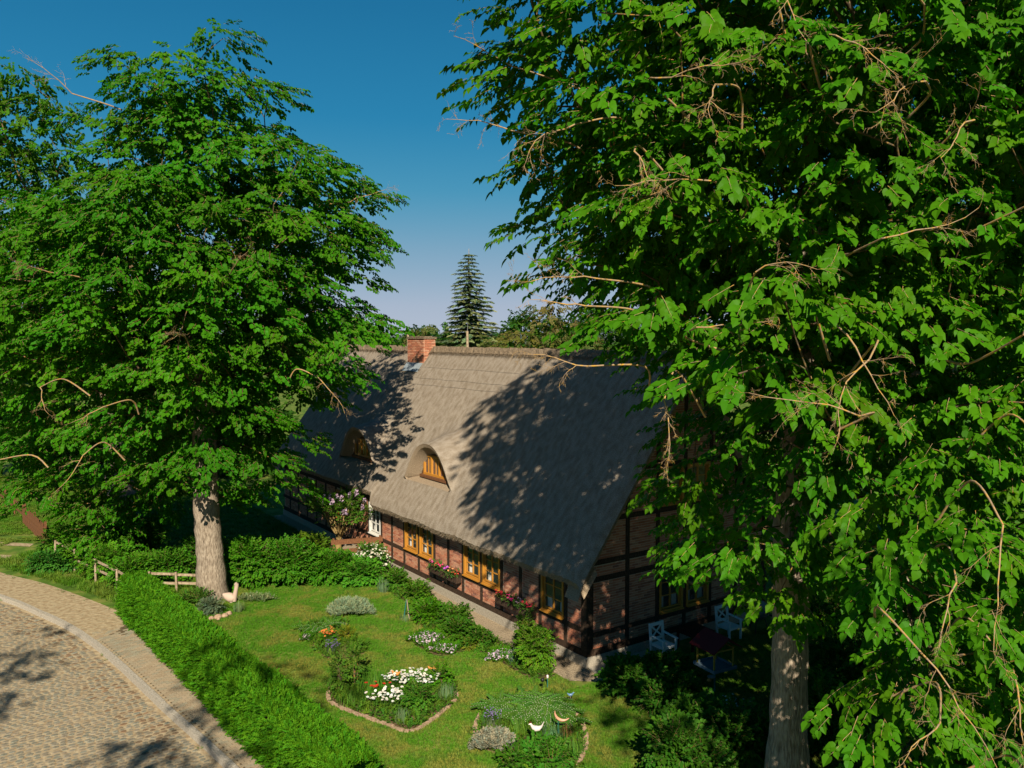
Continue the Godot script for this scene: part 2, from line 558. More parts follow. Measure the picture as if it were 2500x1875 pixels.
func spruce(at: Vector3, h: float, wide: float, label: String) -> void:
	var root := thing("spruce_tree", label, "tree", at)
	var b := MB.new()
	b.tube([Vector3.ZERO, Vector3(0, h * 0.5, 0), Vector3(0, h, 0)], [0.28, 0.17, 0.015], 8)
	part("trunk", b.mesh(M.bark), root)
	var nb := MB.new()   # a flat spray of needles, laid as narrow leaves
	for i in 26:
		var k := i / 26.0
		for s in [-1.0, 1.0]:
			leaf(nb, Vector3(0, -0.12 * k * k, k * 0.62), Vector3(s * (0.9 - 0.4 * k), rf(-0.3, 0.3), 0.9), Vector3.UP, 0.24 * (1.15 - 0.6 * k), 0.085, 2, 0.0, 0.1)
	var needles := nb.mesh(M.needle)
	var xf := []
	var cols := PackedColorArray()
	var br := MB.new()
	var y := 0.8
	var turn := 0.0
	while y < h - 0.3:
		var u := 1.0 - y / h
		var reach := wide * pow(u, 0.8) * rf(0.85, 1.12) + 0.12
		var n := 5 + int(6 * u)
		turn += 0.7
		for k in n:
			var a := TAU * k / n + turn + rf(-0.2, 0.2)
			var o := Vector3(cos(a), 0, sin(a))
			var l := reach * rf(0.6, 1.2)
			var pts := []
			var rads := []
			for i in 5:
				var t := i / 4.0
				pts.append(Vector3(0, y, 0) + o * l * t + Vector3.UP * l * (0.12 * t - 0.42 * t * t + 0.2 * t * t * t * t))
				rads.append(0.03 * (1.1 - t) * (0.4 + u))
			br.tube(pts, rads, 3)
			var m := maxi(2, int(l * 5.5))
			for i in m:
				var t := (i + 0.7) / m
				var q: Array = along(pts, t * length_of(pts))
				var sd: Vector3 = q[1].cross(Vector3.UP).normalized()
				for s in [-1.0, 0.0, 1.0]:
					if s == 0.0 and i < m - 1: continue
					xf.append(looking(q[0], q[1] * 0.9 + sd * s * 0.8 + Vector3(0, rf(-0.2, 0.05), 0), Vector3.UP + v3(0.25), rf(0.8, 1.2) * (0.3 + 0.95 * sqrt(u))))
					cols.append(tint(Color(0.3, 0.4, 0.18), 0.3, 0.12))
		y += 0.24 + 0.2 * u
	part("branches", br.mesh(M.branch), root).set_meta("kind", "stuff")
	many("crown", needles, xf, cols, root)

# ---------------------------------------------------------------- garden plants
func shrub(called: String, label: String, at: Vector3, r: Vector3, n: int, col: Color, kinds: Array, group := "", scale := 1.0, stems := 5, lumps := 6) -> Node3D:
	var root := thing(called, label, "shrub", at, group)
	var b := MB.new()
	for i in stems:
		var a := rng.randf() * TAU
		var o := Vector3(cos(a), 0, sin(a))
		var top := Vector3(o.x * r.x * rf(0.2, 0.6), r.y * rf(0.9, 1.5), o.z * r.z * rf(0.2, 0.6))
		b.tube([o * 0.06 - Vector3(0, 0.05, 0), top * 0.5 + v3(0.05), top], [0.022, 0.016, 0.006], 5)
	if stems: part("stems", b.mesh(M.branch), root)
	# the bush is a few lumps, each leafy at its surface
	var ls := []
	for i in lumps:
		var q := ball()
		ls.append([Vector3(q.x * r.x * 0.55, r.y * (1.0 + q.y * 0.38), q.z * r.z * 0.55), r * rf(0.42, 0.62)])
	ls.append([Vector3(0, r.y * 0.75, 0), r * 0.72])
	var xf := []
	var cols := PackedColorArray()
	while xf.size() < n:
		var l: Array = ls[rng.randi() % ls.size()]
		var q := v3(1.0).normalized()
		var p: Vector3 = l[0] + q * l[1] * sqrt(rf(0.45, 1.08))
		if p.y < 0.02: continue
		xf.append(looking(p, q + v3(0.5) + Vector3(0, 0.15, 0), Vector3.UP + v3(0.5), scale * rf(0.75, 1.25)))
		cols.append(tint(col, 0.2, 0.08))
	pick(xf, cols, kinds, "foliage", root)
	return root

func flower_mesh(petals: int, r: float, cup: float, heart: Color, m: Material) -> ArrayMesh:
	var b := MB.new()
	for i in petals:
		var a := TAU * i / petals
		var d := Vector3(cos(a), cup, sin(a))
		leaf(b, d * r * 0.1, d, Vector3.UP, r, r * 5.4 / petals, 1, -0.1, 0.15)
	b.col = heart
	for i in 6:
		var a := TAU * i / 6
		var e := TAU * (i + 1) / 6
		b.tri(Vector3(0, r * 0.16, 0), Vector3(cos(e), 0.2, sin(e)) * r * 0.26, Vector3(cos(a), 0.2, sin(a)) * r * 0.26)
	return b.mesh(m)

func blooms(root: Node3D, called: String, mesh: Mesh, spots: Array, col: Color, scale := 1.0) -> void:
	var xf := []
	var cols := PackedColorArray()
	for s in spots:
		xf.append(looking(s[0], Vector3(rf(-1, 1), 0, rf(-1, 1)), (s[1] + v3(0.35)).normalized(), scale * rf(0.75, 1.2)))
		cols.append(tint(col, 0.08, 0.03))
	many(called, mesh, xf, cols, root)

func blade_mesh(l: float, w: float, bend: float, m: Material) -> ArrayMesh:
	var b := MB.new()
	var q := []
	for i in 4:
		var k := i / 3.0
		q.append([Vector3(-w * 0.5 * (1.0 - k * k), l * k * (1.0 - 0.25 * bend * k), l * bend * k * k), Vector3(w * 0.5 * (1.0 - k * k), l * k * (1.0 - 0.25 * bend * k), l * bend * k * k)])
	for i in 3:
		b.quad(q[i][0], q[i][1], q[i + 1][1], q[i + 1][0])
	return b.mesh(m)

func tuft_mesh(n: int, l: float, w: float, spread: float, m: Material) -> ArrayMesh:
	var b := MB.new()
	for i in n:
		var a := rng.randf() * TAU
		var o := Vector3(cos(a), 0, sin(a))
		var at := o * spread * rng.randf()
		var s := Vector3(-o.z, 0, o.x) * w * 0.5
		var h := l * rf(0.6, 1.1)
		var tip := at + o * h * rf(0.2, 0.7) + Vector3(0, h, 0)
		var mid := at + o * h * 0.15 + Vector3(0, h * 0.55, 0)
		b.col = Color.WHITE * (1.0 + rf(-0.2, 0.2))
		b.quad(at - s, at + s, mid + s * 0.7, mid - s * 0.7)
		b.tri(mid - s * 0.7, mid + s * 0.7, tip)
	return b.mesh(m)

func blade_clump(called: String, label: String, at: Vector3, n: int, r: float, h: float, w: float, col: Color, group := "", bend := 0.5) -> Node3D:
	var root := thing(called, label, "plant", at, group)
	var xf := []
	var cols := PackedColorArray()
	for i in n:
		var a := rng.randf() * TAU
		var q := sqrt(rng.randf())
		var s := rf(0.65, 1.1)
		var lean := Vector3(cos(a) * q, 1.6, sin(a) * q).normalized()
		var bs := Basis(Vector3(-sin(a), 0, cos(a)).cross(lean).cross(lean).normalized() * -1.0, lean, Vector3.ZERO)
		bs.z = bs.x.cross(bs.y)
		xf.append(Transform3D(bs.scaled(Vector3.ONE * s), Vector3(cos(a), 0, sin(a)) * q * r))
		cols.append(tint(col, 0.2, 0.08))
	many("blades", blade_mesh(h, w, bend, M.grass_blade), xf, cols, root)
	return root

func mat_plant(called: String, label: String, at: Vector3, r: Vector3, leaves: int, flowers: int, green: Color, petal: Color, fr := 0.022, group := "", kinds := []) -> Node3D:
	# a low cushion of small leaves covered with small flowers
	var root := thing(called, label, "plant", at, group)
	var xf := []
	var cols := PackedColorArray()
	var spots := []
	for i in leaves + flowers:
		var a := rng.randf() * TAU
		var q := sqrt(rng.randf()) * (0.85 + 0.15 * sin(a * 3.0 + at.x) + 0.08 * sin(a * 7.0))
		var h := r.y * sqrt(maxf(0.0, 1.0 - q * q * 0.9)) * rf(0.75, 1.1)
		var p := Vector3(cos(a) * q * r.x, h, sin(a) * q * r.z)
		var nn := Vector3(cos(a) * q * 0.8, 1, sin(a) * q * 0.8)
		if i < leaves:
			xf.append(looking(p * Vector3(1, rf(0.5, 1.0), 1), nn + v3(0.8), Vector3.UP + v3(0.6), rf(0.8, 1.3)))
			cols.append(tint(green, 0.2, 0.08))
		else:
			spots.append([p + Vector3(0, rf(0.0, 0.04), 0), nn])
	pick(xf, cols, SP.small if kinds.is_empty() else kinds, "foliage", root)
	if flowers: blooms(root, "flowers", flower_mesh(5, fr, 0.2, petal * 0.8, M.petal), spots, petal)
	return root

func stem_flowers(root: Node3D, n: int, rx: float, rz: float, h: float, mesh: Mesh, petal: Color, called := "flowers", off := Vector3.ZERO) -> void:
	# flower heads on thin stalks
	var spots := []
	var b := MB.new()
	for i in n:
		var a := rng.randf() * TAU
		var q := sqrt(rng.randf())
		var p := off + Vector3(cos(a) * q * rx, 0, sin(a) * q * rz)
		var top := p + Vector3(rf(-0.08, 0.08), h * rf(0.75, 1.15), rf(-0.08, 0.08))
		b.tube([p, top], [0.004, 0.003], 3)
		spots.append([top, Vector3(rf(-0.4, 0.4), 1, rf(-0.1, 0.9))])
	part("stalks", b.mesh(M.green_stalk), root)
	blooms(root, called, mesh, spots, petal)

func frond_plant(called: String, label: String, at: Vector3, rx: float, rz: float, n: int, long: float, col: Color, group := "") -> Node3D:
	# arching stems set with pairs of leaves, pale little bells beneath
	var root := thing(called, label, "plant", at, group)
	var b := MB.new()
	var fl := MB.new()
	var pts := []
	for i in 9:
		var k := i / 8.0
		pts.append(Vector3(0, long * (0.95 * k - 0.62 * k * k), long * 0.85 * k * k))
	for i in 22:
		var k := 0.22 + 0.78 * i / 21.0
		var q: Array = along(pts, k * length_of(pts))
		for s in [-1.0, 1.0]:
			b.col = Color.WHITE * (1.0 + rf(-0.12, 0.12))
			leaf(b, q[0], q[1] * 0.7 + Vector3(s, 0.15, 0), Vector3(0, 1, 0) - q[1] * 0.2, long * 0.2 * (1.15 - 0.6 * k), long * 0.05, 1, 0.3, 0.35)
		if i % 3 == 0: leaf(fl, q[0] + Vector3(0, 0.012, 0), q[1], Vector3(0, 1, 0), long * 0.045, long * 0.016, 1)
	var stem := MB.new()
	stem.tube(pts, [0.006, 0.006, 0.006, 0.005, 0.005, 0.004, 0.004, 0.003, 0.002], 4)
	var mesh := b.mesh(M.hedge_leaf)
	stem.add_to(mesh, M.green_stalk)
	fl.col = Color(1, 1, 1)
	fl.add_to(mesh, M.petal_white)
	var xf := []
	var cols := PackedColorArray()
	for i in n:
		var a := rng.randf() * TAU
		var q := sqrt(rng.randf())
		var o := v3(1.0) + Vector3(-0.45, 0, 0.15) + Vector3(cos(a), 0, sin(a)) * q * 0.5
		o.y = 0
		xf.append(looking(Vector3(cos(a) * q * rx, 0, sin(a) * q * rz), o, Vector3.UP, rf(0.75, 1.15)))
		cols.append(tint(col, 0.15, 0.06))
	many("fronds", mesh, xf, cols, root)
	return root

# ---------------------------------------------------------------- the cottage (own axes: x along the front, y up, z inwards)
const DORMERS := [9.75, 16.2]
const DORMER_D := 0.2
const DORMER_W := 1.82
const DORMER_H := 1.62
const EAVE_D := -0.6

func roof_plane(d: float) -> float: return 3.59 + SLOPE * d

func hood(t: float, d: float) -> float:
	var y := -10.0
	for t0 in DORMERS:
		var x: float = (t - t0) / DORMER_W
		var g: float = 1.0 - pow(absf(x), 2.3)
		if x * x < 2.2: y = maxf(y, roof_plane(DORMER_D) - 0.05 + DORMER_H * g + 0.3 * (d - DORMER_D))
	return y

func smax(a: float, b: float, k: float) -> float:
	var h := maxf(k - absf(a - b), 0.0) / k
	return maxf(a, b) + h * h * k * 0.25

func in_mouth(t: float) -> bool:
	for t0 in DORMERS:
		if absf(t - t0) < DORMER_W * 0.985: return true
	return false

var lumps := FastNoiseLite.new()

func roof_y(t: float, d: float, above: bool) -> float:
	var y := roof_plane(d)
	if d >= DORMER_D - 1e-4 and above:
		y = smax(y, hood(t, d), 0.5)
	elif not in_mouth(t):
		var up := smax(roof_plane(DORMER_D), hood(t, DORMER_D), 0.5) - roof_plane(DORMER_D)
		y += up * exp(-(DORMER_D - d) / 0.2)
	y += lumps.get_noise_2d(t * 2.2, d * 1.5) * 0.05 + lumps.get_noise_2d(t * 9.0 + 40.0, d * 6.0) * 0.008
	# rounded edges at the verges and the eave
	var e := clampf((0.3 - minf(t + 0.45, HL + 0.45 - t)) / 0.3, 0.0, 1.0)
	y -= 0.2 * e * e
	e = clampf((0.22 - (d - EAVE_D)) / 0.22, 0.0, 1.0)
	y -= 0.13 * e * e
	# the eave steps up a little left of the entrance
	y += 0.1 * smoothstep(13.15, 13.25, t) * smoothstep(1.5, -0.6, d)
	return y

func eave_d(t: float) -> float:
	return EAVE_D + 0.16 * smoothstep(13.15, 13.25, t) + 0.008 * sin(t * 2.3) + 0.006 * sin(t * 17.0)

func roof_mesh() -> ArrayMesh:
	var b := MB.new()
	var ts := []
	var t := -0.45
	while t < HL + 0.44:
		ts.append(t); t += 0.11
	ts.append(HL + 0.45)
	var ds := [EAVE_D]
	var d := EAVE_D + 0.07
	while d < DORMER_D - 0.02:
		ds.append(d); d += 0.08
	var split := ds.size()
	ds.append(DORMER_D); ds.append(DORMER_D)
	d = DORMER_D + 0.08
	while d < 3.95:
		ds.append(d); d += 0.09
	ds.append(4.0)
	var grid := []
	for i in ds.size():
		var row := []
		for x in ts:
			var dd: float = ds[i]
			if i == 0: dd = eave_d(x)
			elif i < 4: dd = lerpf(eave_d(x), ds[4], i / 4.0)
			row.append(Vector3(x, roof_y(x, dd, i > split), dd))
		grid.append(row)
	var norm := []
	for i in ds.size():
		var row := []
		for k in ts.size():
			var i0 := maxi(i - 1, 0)
			var i1 := mini(i + 1, ds.size() - 1)
			if i == split: i1 = i
			if i == split + 1: i0 = i
			var a: Vector3 = grid[i1][k] - grid[i0][k]
			var c: Vector3 = grid[i][mini(k + 1, ts.size() - 1)] - grid[i][maxi(k - 1, 0)]
			row.append(a.cross(c).normalized())
		norm.append(row)
	for i in ds.size() - 1:
		if i == split: continue
		for k in ts.size() - 1:
			var p := [grid[i][k], grid[i][k + 1], grid[i + 1][k + 1], grid[i + 1][k]]
			var n := [norm[i][k], norm[i][k + 1], norm[i + 1][k + 1], norm[i + 1][k]]
			var u := []
			for q in p: u.append(Vector2(q.x, q.z * 1.68 + (q.y - roof_plane(q.z)) * 0.5))
			b.smooth_tri(p[0], p[2], p[1], n[0], n[2], n[1], u[0], u[2], u[1])
			b.smooth_tri(p[0], p[3], p[2], n[0], n[3], n[2], u[0], u[3], u[2])
	# between the two rows at the foot of the dormers, where the roof is closed
	for k in ts.size() - 1:
		if in_mouth(ts[k]) and in_mouth(ts[k + 1]): continue
		b.quad(grid[split][k + 1], grid[split][k], grid[split + 1][k], grid[split + 1][k + 1])
	# the back slope
	for k in 40:
		var t0 := lerpf(-0.45, HL + 0.45, k / 40.0)
		var t1 := lerpf(-0.45, HL + 0.45, (k + 1) / 40.0)
		var hi := roof_plane(4.0)
		var q := [Vector3(t0, hi, 4.0), Vector3(t1, hi, 4.0), Vector3(t1, hi - SLOPE * 4.6, 8.6), Vector3(t0, hi - SLOPE * 4.6, 8.6)]
		var nn := Vector3(0, 1, SLOPE).normalized()
		b.smooth_tri(q[0], q[2], q[1], nn, nn, nn, Vector2(t0, 0), Vector2(t1, 8), Vector2(t1, 0))
		b.smooth_tri(q[0], q[3], q[2], nn, nn, nn, Vector2(t0, 0), Vector2(t0, 8), Vector2(t1, 8))
	return b.mesh(M.thatch)

func reed_edges() -> ArrayMesh:
	# the cut ends of the reed: along the eave, up the verges, and the underside
	var b := MB.new()
	var t := -0.45
	while t < HL + 0.44:
		var t1 := minf(t + 0.11, HL + 0.45)
		var q := []
		for x in [t, t1]:
			var d := eave_d(x)
			var y := roof_y(x, d, false)
			q.append([Vector3(x, y, d), Vector3(x, y - 0.21 + 0.014 * sin(x * 29.0), d + 0.13), Vector3(x, y + 0.42, d + 0.62)])
		b.quad(q[0][0], q[1][0], q[1][1], q[0][1])
		b.quad(q[0][1], q[1][1], q[1][2], q[0][2])
		t = t1
	for x in [-0.45, HL + 0.45]:
		var d := EAVE_D
		while d < 3.99:
			var e := minf(d + 0.09, 4.0)
			var d0: float = maxf(d, eave_d(x)) if d == EAVE_D else d
			var p0 := Vector3(x, roof_y(x, d0, true), d0)
			var p1 := Vector3(x, roof_y(x, e, true), e)
			var thick := 0.36
			var in_: float = 0.2 * (1.0 if x < 0 else -1.0)
			var low0 := p0 + Vector3(in_, -thick + 0.02 * sin(d * 41.0), 0.06)
			var low1 := p1 + Vector3(in_, -thick + 0.02 * sin(e * 41.0), 0.06)
			if x < 0:
				b.quad(p1, p0, low0, low1)
				b.quad(low1, low0, low0 + Vector3(0.6, 0, 0), low1 + Vector3(0.6, 0, 0))
			else:
				b.quad(p0, p1, low1, low0)
				b.quad(low0, low1, low1 - Vector3(0.6, 0, 0), low0 - Vector3(0.6, 0, 0))
			d = e
		# the verge of the back slope
		var s := 1.0 if x < 0 else -1.0
		var hi := Vector3(x, roof_plane(4.0), 4.0)
		var lo := Vector3(x, roof_plane(4.0) - SLOPE * 4.6, 8.6)
		var dn := Vector3(0.2 * s, -0.36, -0.06)
		if x < 0: b.quad(lo, hi, hi + dn, lo + dn)
		else: b.quad(hi, lo, lo + dn, hi + dn)
	return b.mesh(M.reed_end)

func loose_reed() -> ArrayMesh:
	# straws standing out of the thatch along its edges
	var b := MB.new()
	for i in 2600:
		var t := rf(-0.42, HL)
		var d := eave_d(t)
		var y := roof_y(t, d, false) - rf(0.0, 0.2)
		var at := Vector3(t, y, d + (roof_y(t, d, false) - y) * 0.6)
		var dir := Vector3(rf(-0.35, 0.35), -0.75 + rf(-0.4, 0.4), -0.8).normalized()
		var s := Vector3(0.007, 0, 0)
		b.tri(at - s, at + s, at + dir * rf(0.03, 0.09))
	for i in 900:
		var d := rf(EAVE_D + 0.05, 3.9)
		var y := roof_y(-0.45, d, true) - rf(0.0, 0.3)
		var at := Vector3(-0.45 + (roof_y(-0.45, d, true) - y) * 0.5, y, d)
		var dir := Vector3(-0.9, rf(-0.6, 0.1), rf(-0.5, 0.1)).normalized()
		var s := Vector3(0, 0.007, 0)
		b.tri(at - s, at + s, at + dir * rf(0.03, 0.1))
	return b.mesh(M.reed_end)

func ridge_cap(root: Node3D) -> void:
	var b := MB.new()
	var prof := [[-0.15, 0.03], [-0.19, 0.09], [-0.1, 0.11], [0.0, 0.09], [0.1, 0.11], [0.19, 0.09], [0.15, 0.03]]
	var rows := []
	var t := -0.4
	while t < HL + 0.41:
		var r := []
		for k in prof.size():
			var d: float = prof[k][0]
			var y: float = roof_plane(4.0 - absf(d)) + prof[k][1]
			y = lerpf(y, roof_plane(4.0) + 0.1, 0.35 if k == 3 else 0.0)
			r.append(Vector3(t, y + lumps.get_noise_2d(t * 14.0, k * 9.0) * 0.045, 4.0 + d + lumps.get_noise_2d(t * 40.0, k * 31.0) * 0.07))
		rows.append(r)
		t += 0.16
	for i in rows.size() - 1:
		for k in prof.size() - 1:
			b.quad(rows[i][k], rows[i][k + 1], rows[i + 1][k + 1], rows[i + 1][k])
	for i in 2200:
		var x := rf(-0.4, HL + 0.3)
		var at := Vector3(x, roof_plane(3.82) + rf(0.04, 0.12), 3.8 + rf(-0.03, 0.02))
		var dir := Vector3(rf(-0.6, 0.6), -1.0, -0.75).normalized()
		var s := Vector3(0.012, 0, 0)
		b.tri(at - s, at + s, at + dir * rf(0.05, 0.2))
	part("ridge_cap", b.mesh(M.ridge_sod), root)

var brick_list := []

func bricks_in(u0: float, u1: float, y0: float, y1: float, put: Callable, cut: Callable) -> void:
	# running bond over a panel; put(u, y, half length, half height) places one, cut(y) gives the least u
	var y := y0 + 0.006
	var row := int(y0 * 31.0)
	while y + 0.03 < y1:
		var h := minf(0.061, y1 - y - 0.004)
		var u := u0 + 0.006 - (0.125 if row % 2 else 0.0)
		while u < u1 - 0.02:
			var a := maxf(maxf(u, u0 + 0.006), cut.call(y + h))
			var e := minf(u + 0.234, u1 - 0.006)
			if e - a > 0.045:
				put.call((a + e) / 2, y + h / 2, (e - a) / 2, h / 2)
			u += 0.25
		y += 0.0765
		row += 1

func brick_color() -> Color:
	var k := [Color(0.47, 0.19, 0.115), Color(0.52, 0.235, 0.145), Color(0.40, 0.15, 0.09), Color(0.54, 0.28, 0.18), Color(0.33, 0.14, 0.1)]
	return tint(k[[0, 0, 1, 1, 2, 3, 3, 4][rng.randi() % 8]], 0.1, 0.03)

func lay_bricks(root: Node3D, walls: Array) -> void:
	# the nearest bricks one by one, the rest joined
	brick_list.sort_custom(func(a, b): return a.far < b.far)
	var own := []
	for k in 10:
		var b := MB.new()
		b.col = brick_color()
		b.box(Vector3.ZERO, Vector3(1, 0, 0), Vector3(0, 1, 0), Vector3(0, 0, 1))
		own.append(b.mesh(M.tinted))
	var rest := {}
	var count := 0
	for q in brick_list:
		if count < 290:
			part("brick", own[rng.randi() % 10], walls[q.wall], Transform3D(Basis(q.x, q.y, q.z), q.at))
			count += 1
		else:
			if not rest.has(q.wall): rest[q.wall] = MB.new()
			rest[q.wall].col = brick_color()
			rest[q.wall].box(q.at, q.x, q.y, q.z)
	for k in rest:
		part("bricks", rest[k].mesh(M.tinted), walls[k]).set_meta("kind", "stuff")

func beam(root: Node3D, called: String, at: Vector3, half: Vector3) -> void:
	var b := MB.new()
	b.box(at, Vector3(half.x, 0, 0), Vector3(0, half.y, 0), Vector3(0, 0, half.z))
	part(called, b.mesh(M.timber), root)

func window(root: Node3D, c: Vector3, wide: float, high: float, across: Vector3, out: Vector3, paint: Material, label := "", drape := true) -> void:
	# frame with two columns of three panes; across runs along the wall, out points outdoors
	var hw := wide / 2
	var hh := high / 2
	var up := Vector3.UP
	var fr := MB.new()
	var f := 0.038
	fr.box(c - across * (hw - f) + out * 0.01, across * f, up * hh, out * 0.06)
	fr.box(c + across * (hw - f) + out * 0.01, across * f, up * hh, out * 0.06)
	fr.box(c + up * (hh - f) + out * 0.01, across * (hw - 2 * f), up * f, out * 0.058)
	fr.box(c - up * (hh - f) + out * 0.01, across * (hw - 2 * f), up * f, out * 0.058)
	var w := part("window", fr.mesh(paint), root)
	if label: w.set_meta("label", label)
	var iw := hw - 2 * f - 0.012
	var ih := hh - 2 * f - 0.02
	var sash := MB.new()
	var s := 0.022
	var at := c - out * 0.012 + up * 0.012
	for k in [-1.0, 1.0]:
		sash.box(at + across * k * (iw - s), across * s, up * ih, out * 0.025)
		sash.box(at + up * k * (ih - s), across * (iw - 2 * s), up * s, out * 0.024)
	sash.box(at, across * 0.02, up * (ih - 2 * s), out * 0.026)
	for k in [-1.0, 1.0]:
		sash.box(at + up * k * ih / 3 - across * (iw / 2 - s * 0.4), across * (iw / 2 - s * 1.4), up * 0.014, out * 0.02)
		sash.box(at + up * k * ih / 3 + across * (iw / 2 - s * 0.4), across * (iw / 2 - s * 1.4), up * 0.014, out * 0.02)
	part("sash", sash.mesh(paint), w)
	var sill := MB.new()
	sill.box(c - up * (hh - 0.012) + out * 0.085, across * (hw - 0.01), up * 0.018, out * 0.05)
	part("sill", sill.mesh(paint), w)
	for i in 2:
		for k in 3:
			var p := MB.new()
			var pc := at + across * (i - 0.5) * iw + up * (k - 1) * ih * 2 / 3 - out * 0.004
			p.quad(pc - across * (iw / 2 - 0.02) - up * (ih / 3 - 0.01), pc + across * (iw / 2 - 0.02) - up * (ih / 3 - 0.01), pc + across * (iw / 2 - 0.02) + up * (ih / 3 - 0.01), pc - across * (iw / 2 - 0.02) + up * (ih / 3 - 0.01))
			part("pane", p.mesh(M.glass), w)
	if drape:
		for k in [-1.0, 1.0]:
			var cu := MB.new()
			for i in 6:
				var a: Vector3 = at - out * (0.1 + 0.03 * (i % 2)) + across * k * (iw * 0.42 + iw * 0.5 * i / 6.0) - up * ih
				var e: Vector3 = at - out * (0.1 + 0.03 * ((i + 1) % 2)) + across * k * (iw * 0.42 + iw * 0.5 * (i + 1) / 6.0) - up * ih
				cu.quad(a, e, e + up * ih * 0.62, a + up * ih * 0.62)
			part("curtain", cu.mesh(M.curtain), w)

func dormer(root: Node3D, t0: float) -> void:
	var base := roof_plane(DORMER_D)
	var back := DORMER_D + 0.42
	var xs := []
	for i in 25: xs.append(lerpf(-1.0, 1.0, i / 24.0) * DORMER_W * 0.985)
	var b := MB.new()
	for i in 24:
		var q := []
		for k in 2:
			var x: float = xs[i + k]
			var edge := Vector3(t0 + x, roof_y(t0 + x, DORMER_D, true), DORMER_D)
			var lip := Vector3(t0 + x * 0.93, lerpf(edge.y, base, 0.07) - 0.03, DORMER_D + 0.05)
			q.append([edge, lip, Vector3(t0 + x * 0.72, maxf(base + 0.1, lerpf(lip.y, base, 0.2)), back)])
		b.quad(q[1][0], q[0][0], q[0][1], q[1][1])
		b.quad(q[1][1], q[0][1], q[0][2], q[1][2])
	var h := part("dormer", b.mesh(M.reed_end), root)
	var ap := MB.new()   # the sloping reed apron in front of the window
	for i in 24:
		var a := Vector3(t0 + xs[i], roof_y(t0 + xs[i], DORMER_D, false), DORMER_D)
		var e := Vector3(t0 + xs[i + 1], roof_y(t0 + xs[i + 1], DORMER_D, false), DORMER_D)
		var a2 := Vector3(t0 + xs[i], base + 0.16, back)
		var e2 := Vector3(t0 + xs[i + 1], base + 0.16, back)
		ap.quad(a, a2, e2, e)
	part("apron", ap.mesh(M.reed_end), h)
	var wall := MB.new()
	for i in 24:   # boards cut to the arch
		var y0 := base + 0.05
		var lo := Vector3(t0 + xs[i] * 0.75, y0, back + 0.03)
		var lo2 := Vector3(t0 + xs[i + 1] * 0.75, y0, back + 0.03)
		var hi := maxf(y0 + 0.05, lerpf(roof_y(t0 + xs[i], DORMER_D, true), base, 0.2))
		var hi2 := maxf(y0 + 0.05, lerpf(roof_y(t0 + xs[i + 1], DORMER_D, true), base, 0.2))
		wall.quad(lo2, lo, Vector3(lo.x, hi, lo.z), Vector3(lo2.x, hi2, lo2.z))
	part("boarding", wall.mesh(M.plank), h)
	var sill := MB.new()
	sill.box(Vector3(t0, base + 0.22, back - 0.06), Vector3(1.02, 0, 0), Vector3(0, 0.05, 0), Vector3(0, 0, 0.1))
	part("sill", sill.mesh(M.plank), h)
	var fr := MB.new()
	var y0 := base + 0.27
	var f := 0.04
	var out := Vector3(0, 0, -1)
	for x in [-0.86, -0.29, 0.29, 0.86]:
		fr.box(Vector3(t0 + x, y0 + 0.4, back), Vector3(f, 0, 0), Vector3(0, 0.4, 0), Vector3(0, 0, 0.05))
	for y in [0.04, 0.76]:
		for x in [-0.575, 0.0, 0.575]:
			fr.box(Vector3(t0 + x, y0 + y, back), Vector3(0.245, 0, 0), Vector3(0, 0.04, 0), Vector3(0, 0, 0.048))
	for x in [-0.575, 0.0, 0.575]:
		fr.box(Vector3(t0 + x, y0 + 0.4, back + 0.01), Vector3(0.016, 0, 0), Vector3(0, 0.32, 0), Vector3(0, 0, 0.02))
	part("window_frame", fr.mesh(M.ochre), h)
	for x in [-0.575, 0.0, 0.575]:
		var p := MB.new()
		var c := Vector3(t0 + x, y0 + 0.4, back + 0.008)
		p.quad(c + Vector3(0.25, -0.33, 0), c + Vector3(-0.25, -0.33, 0), c + Vector3(-0.25, 0.33, 0), c + Vector3(0.25, 0.33, 0))
		part("pane", p.mesh(M.glass), h)

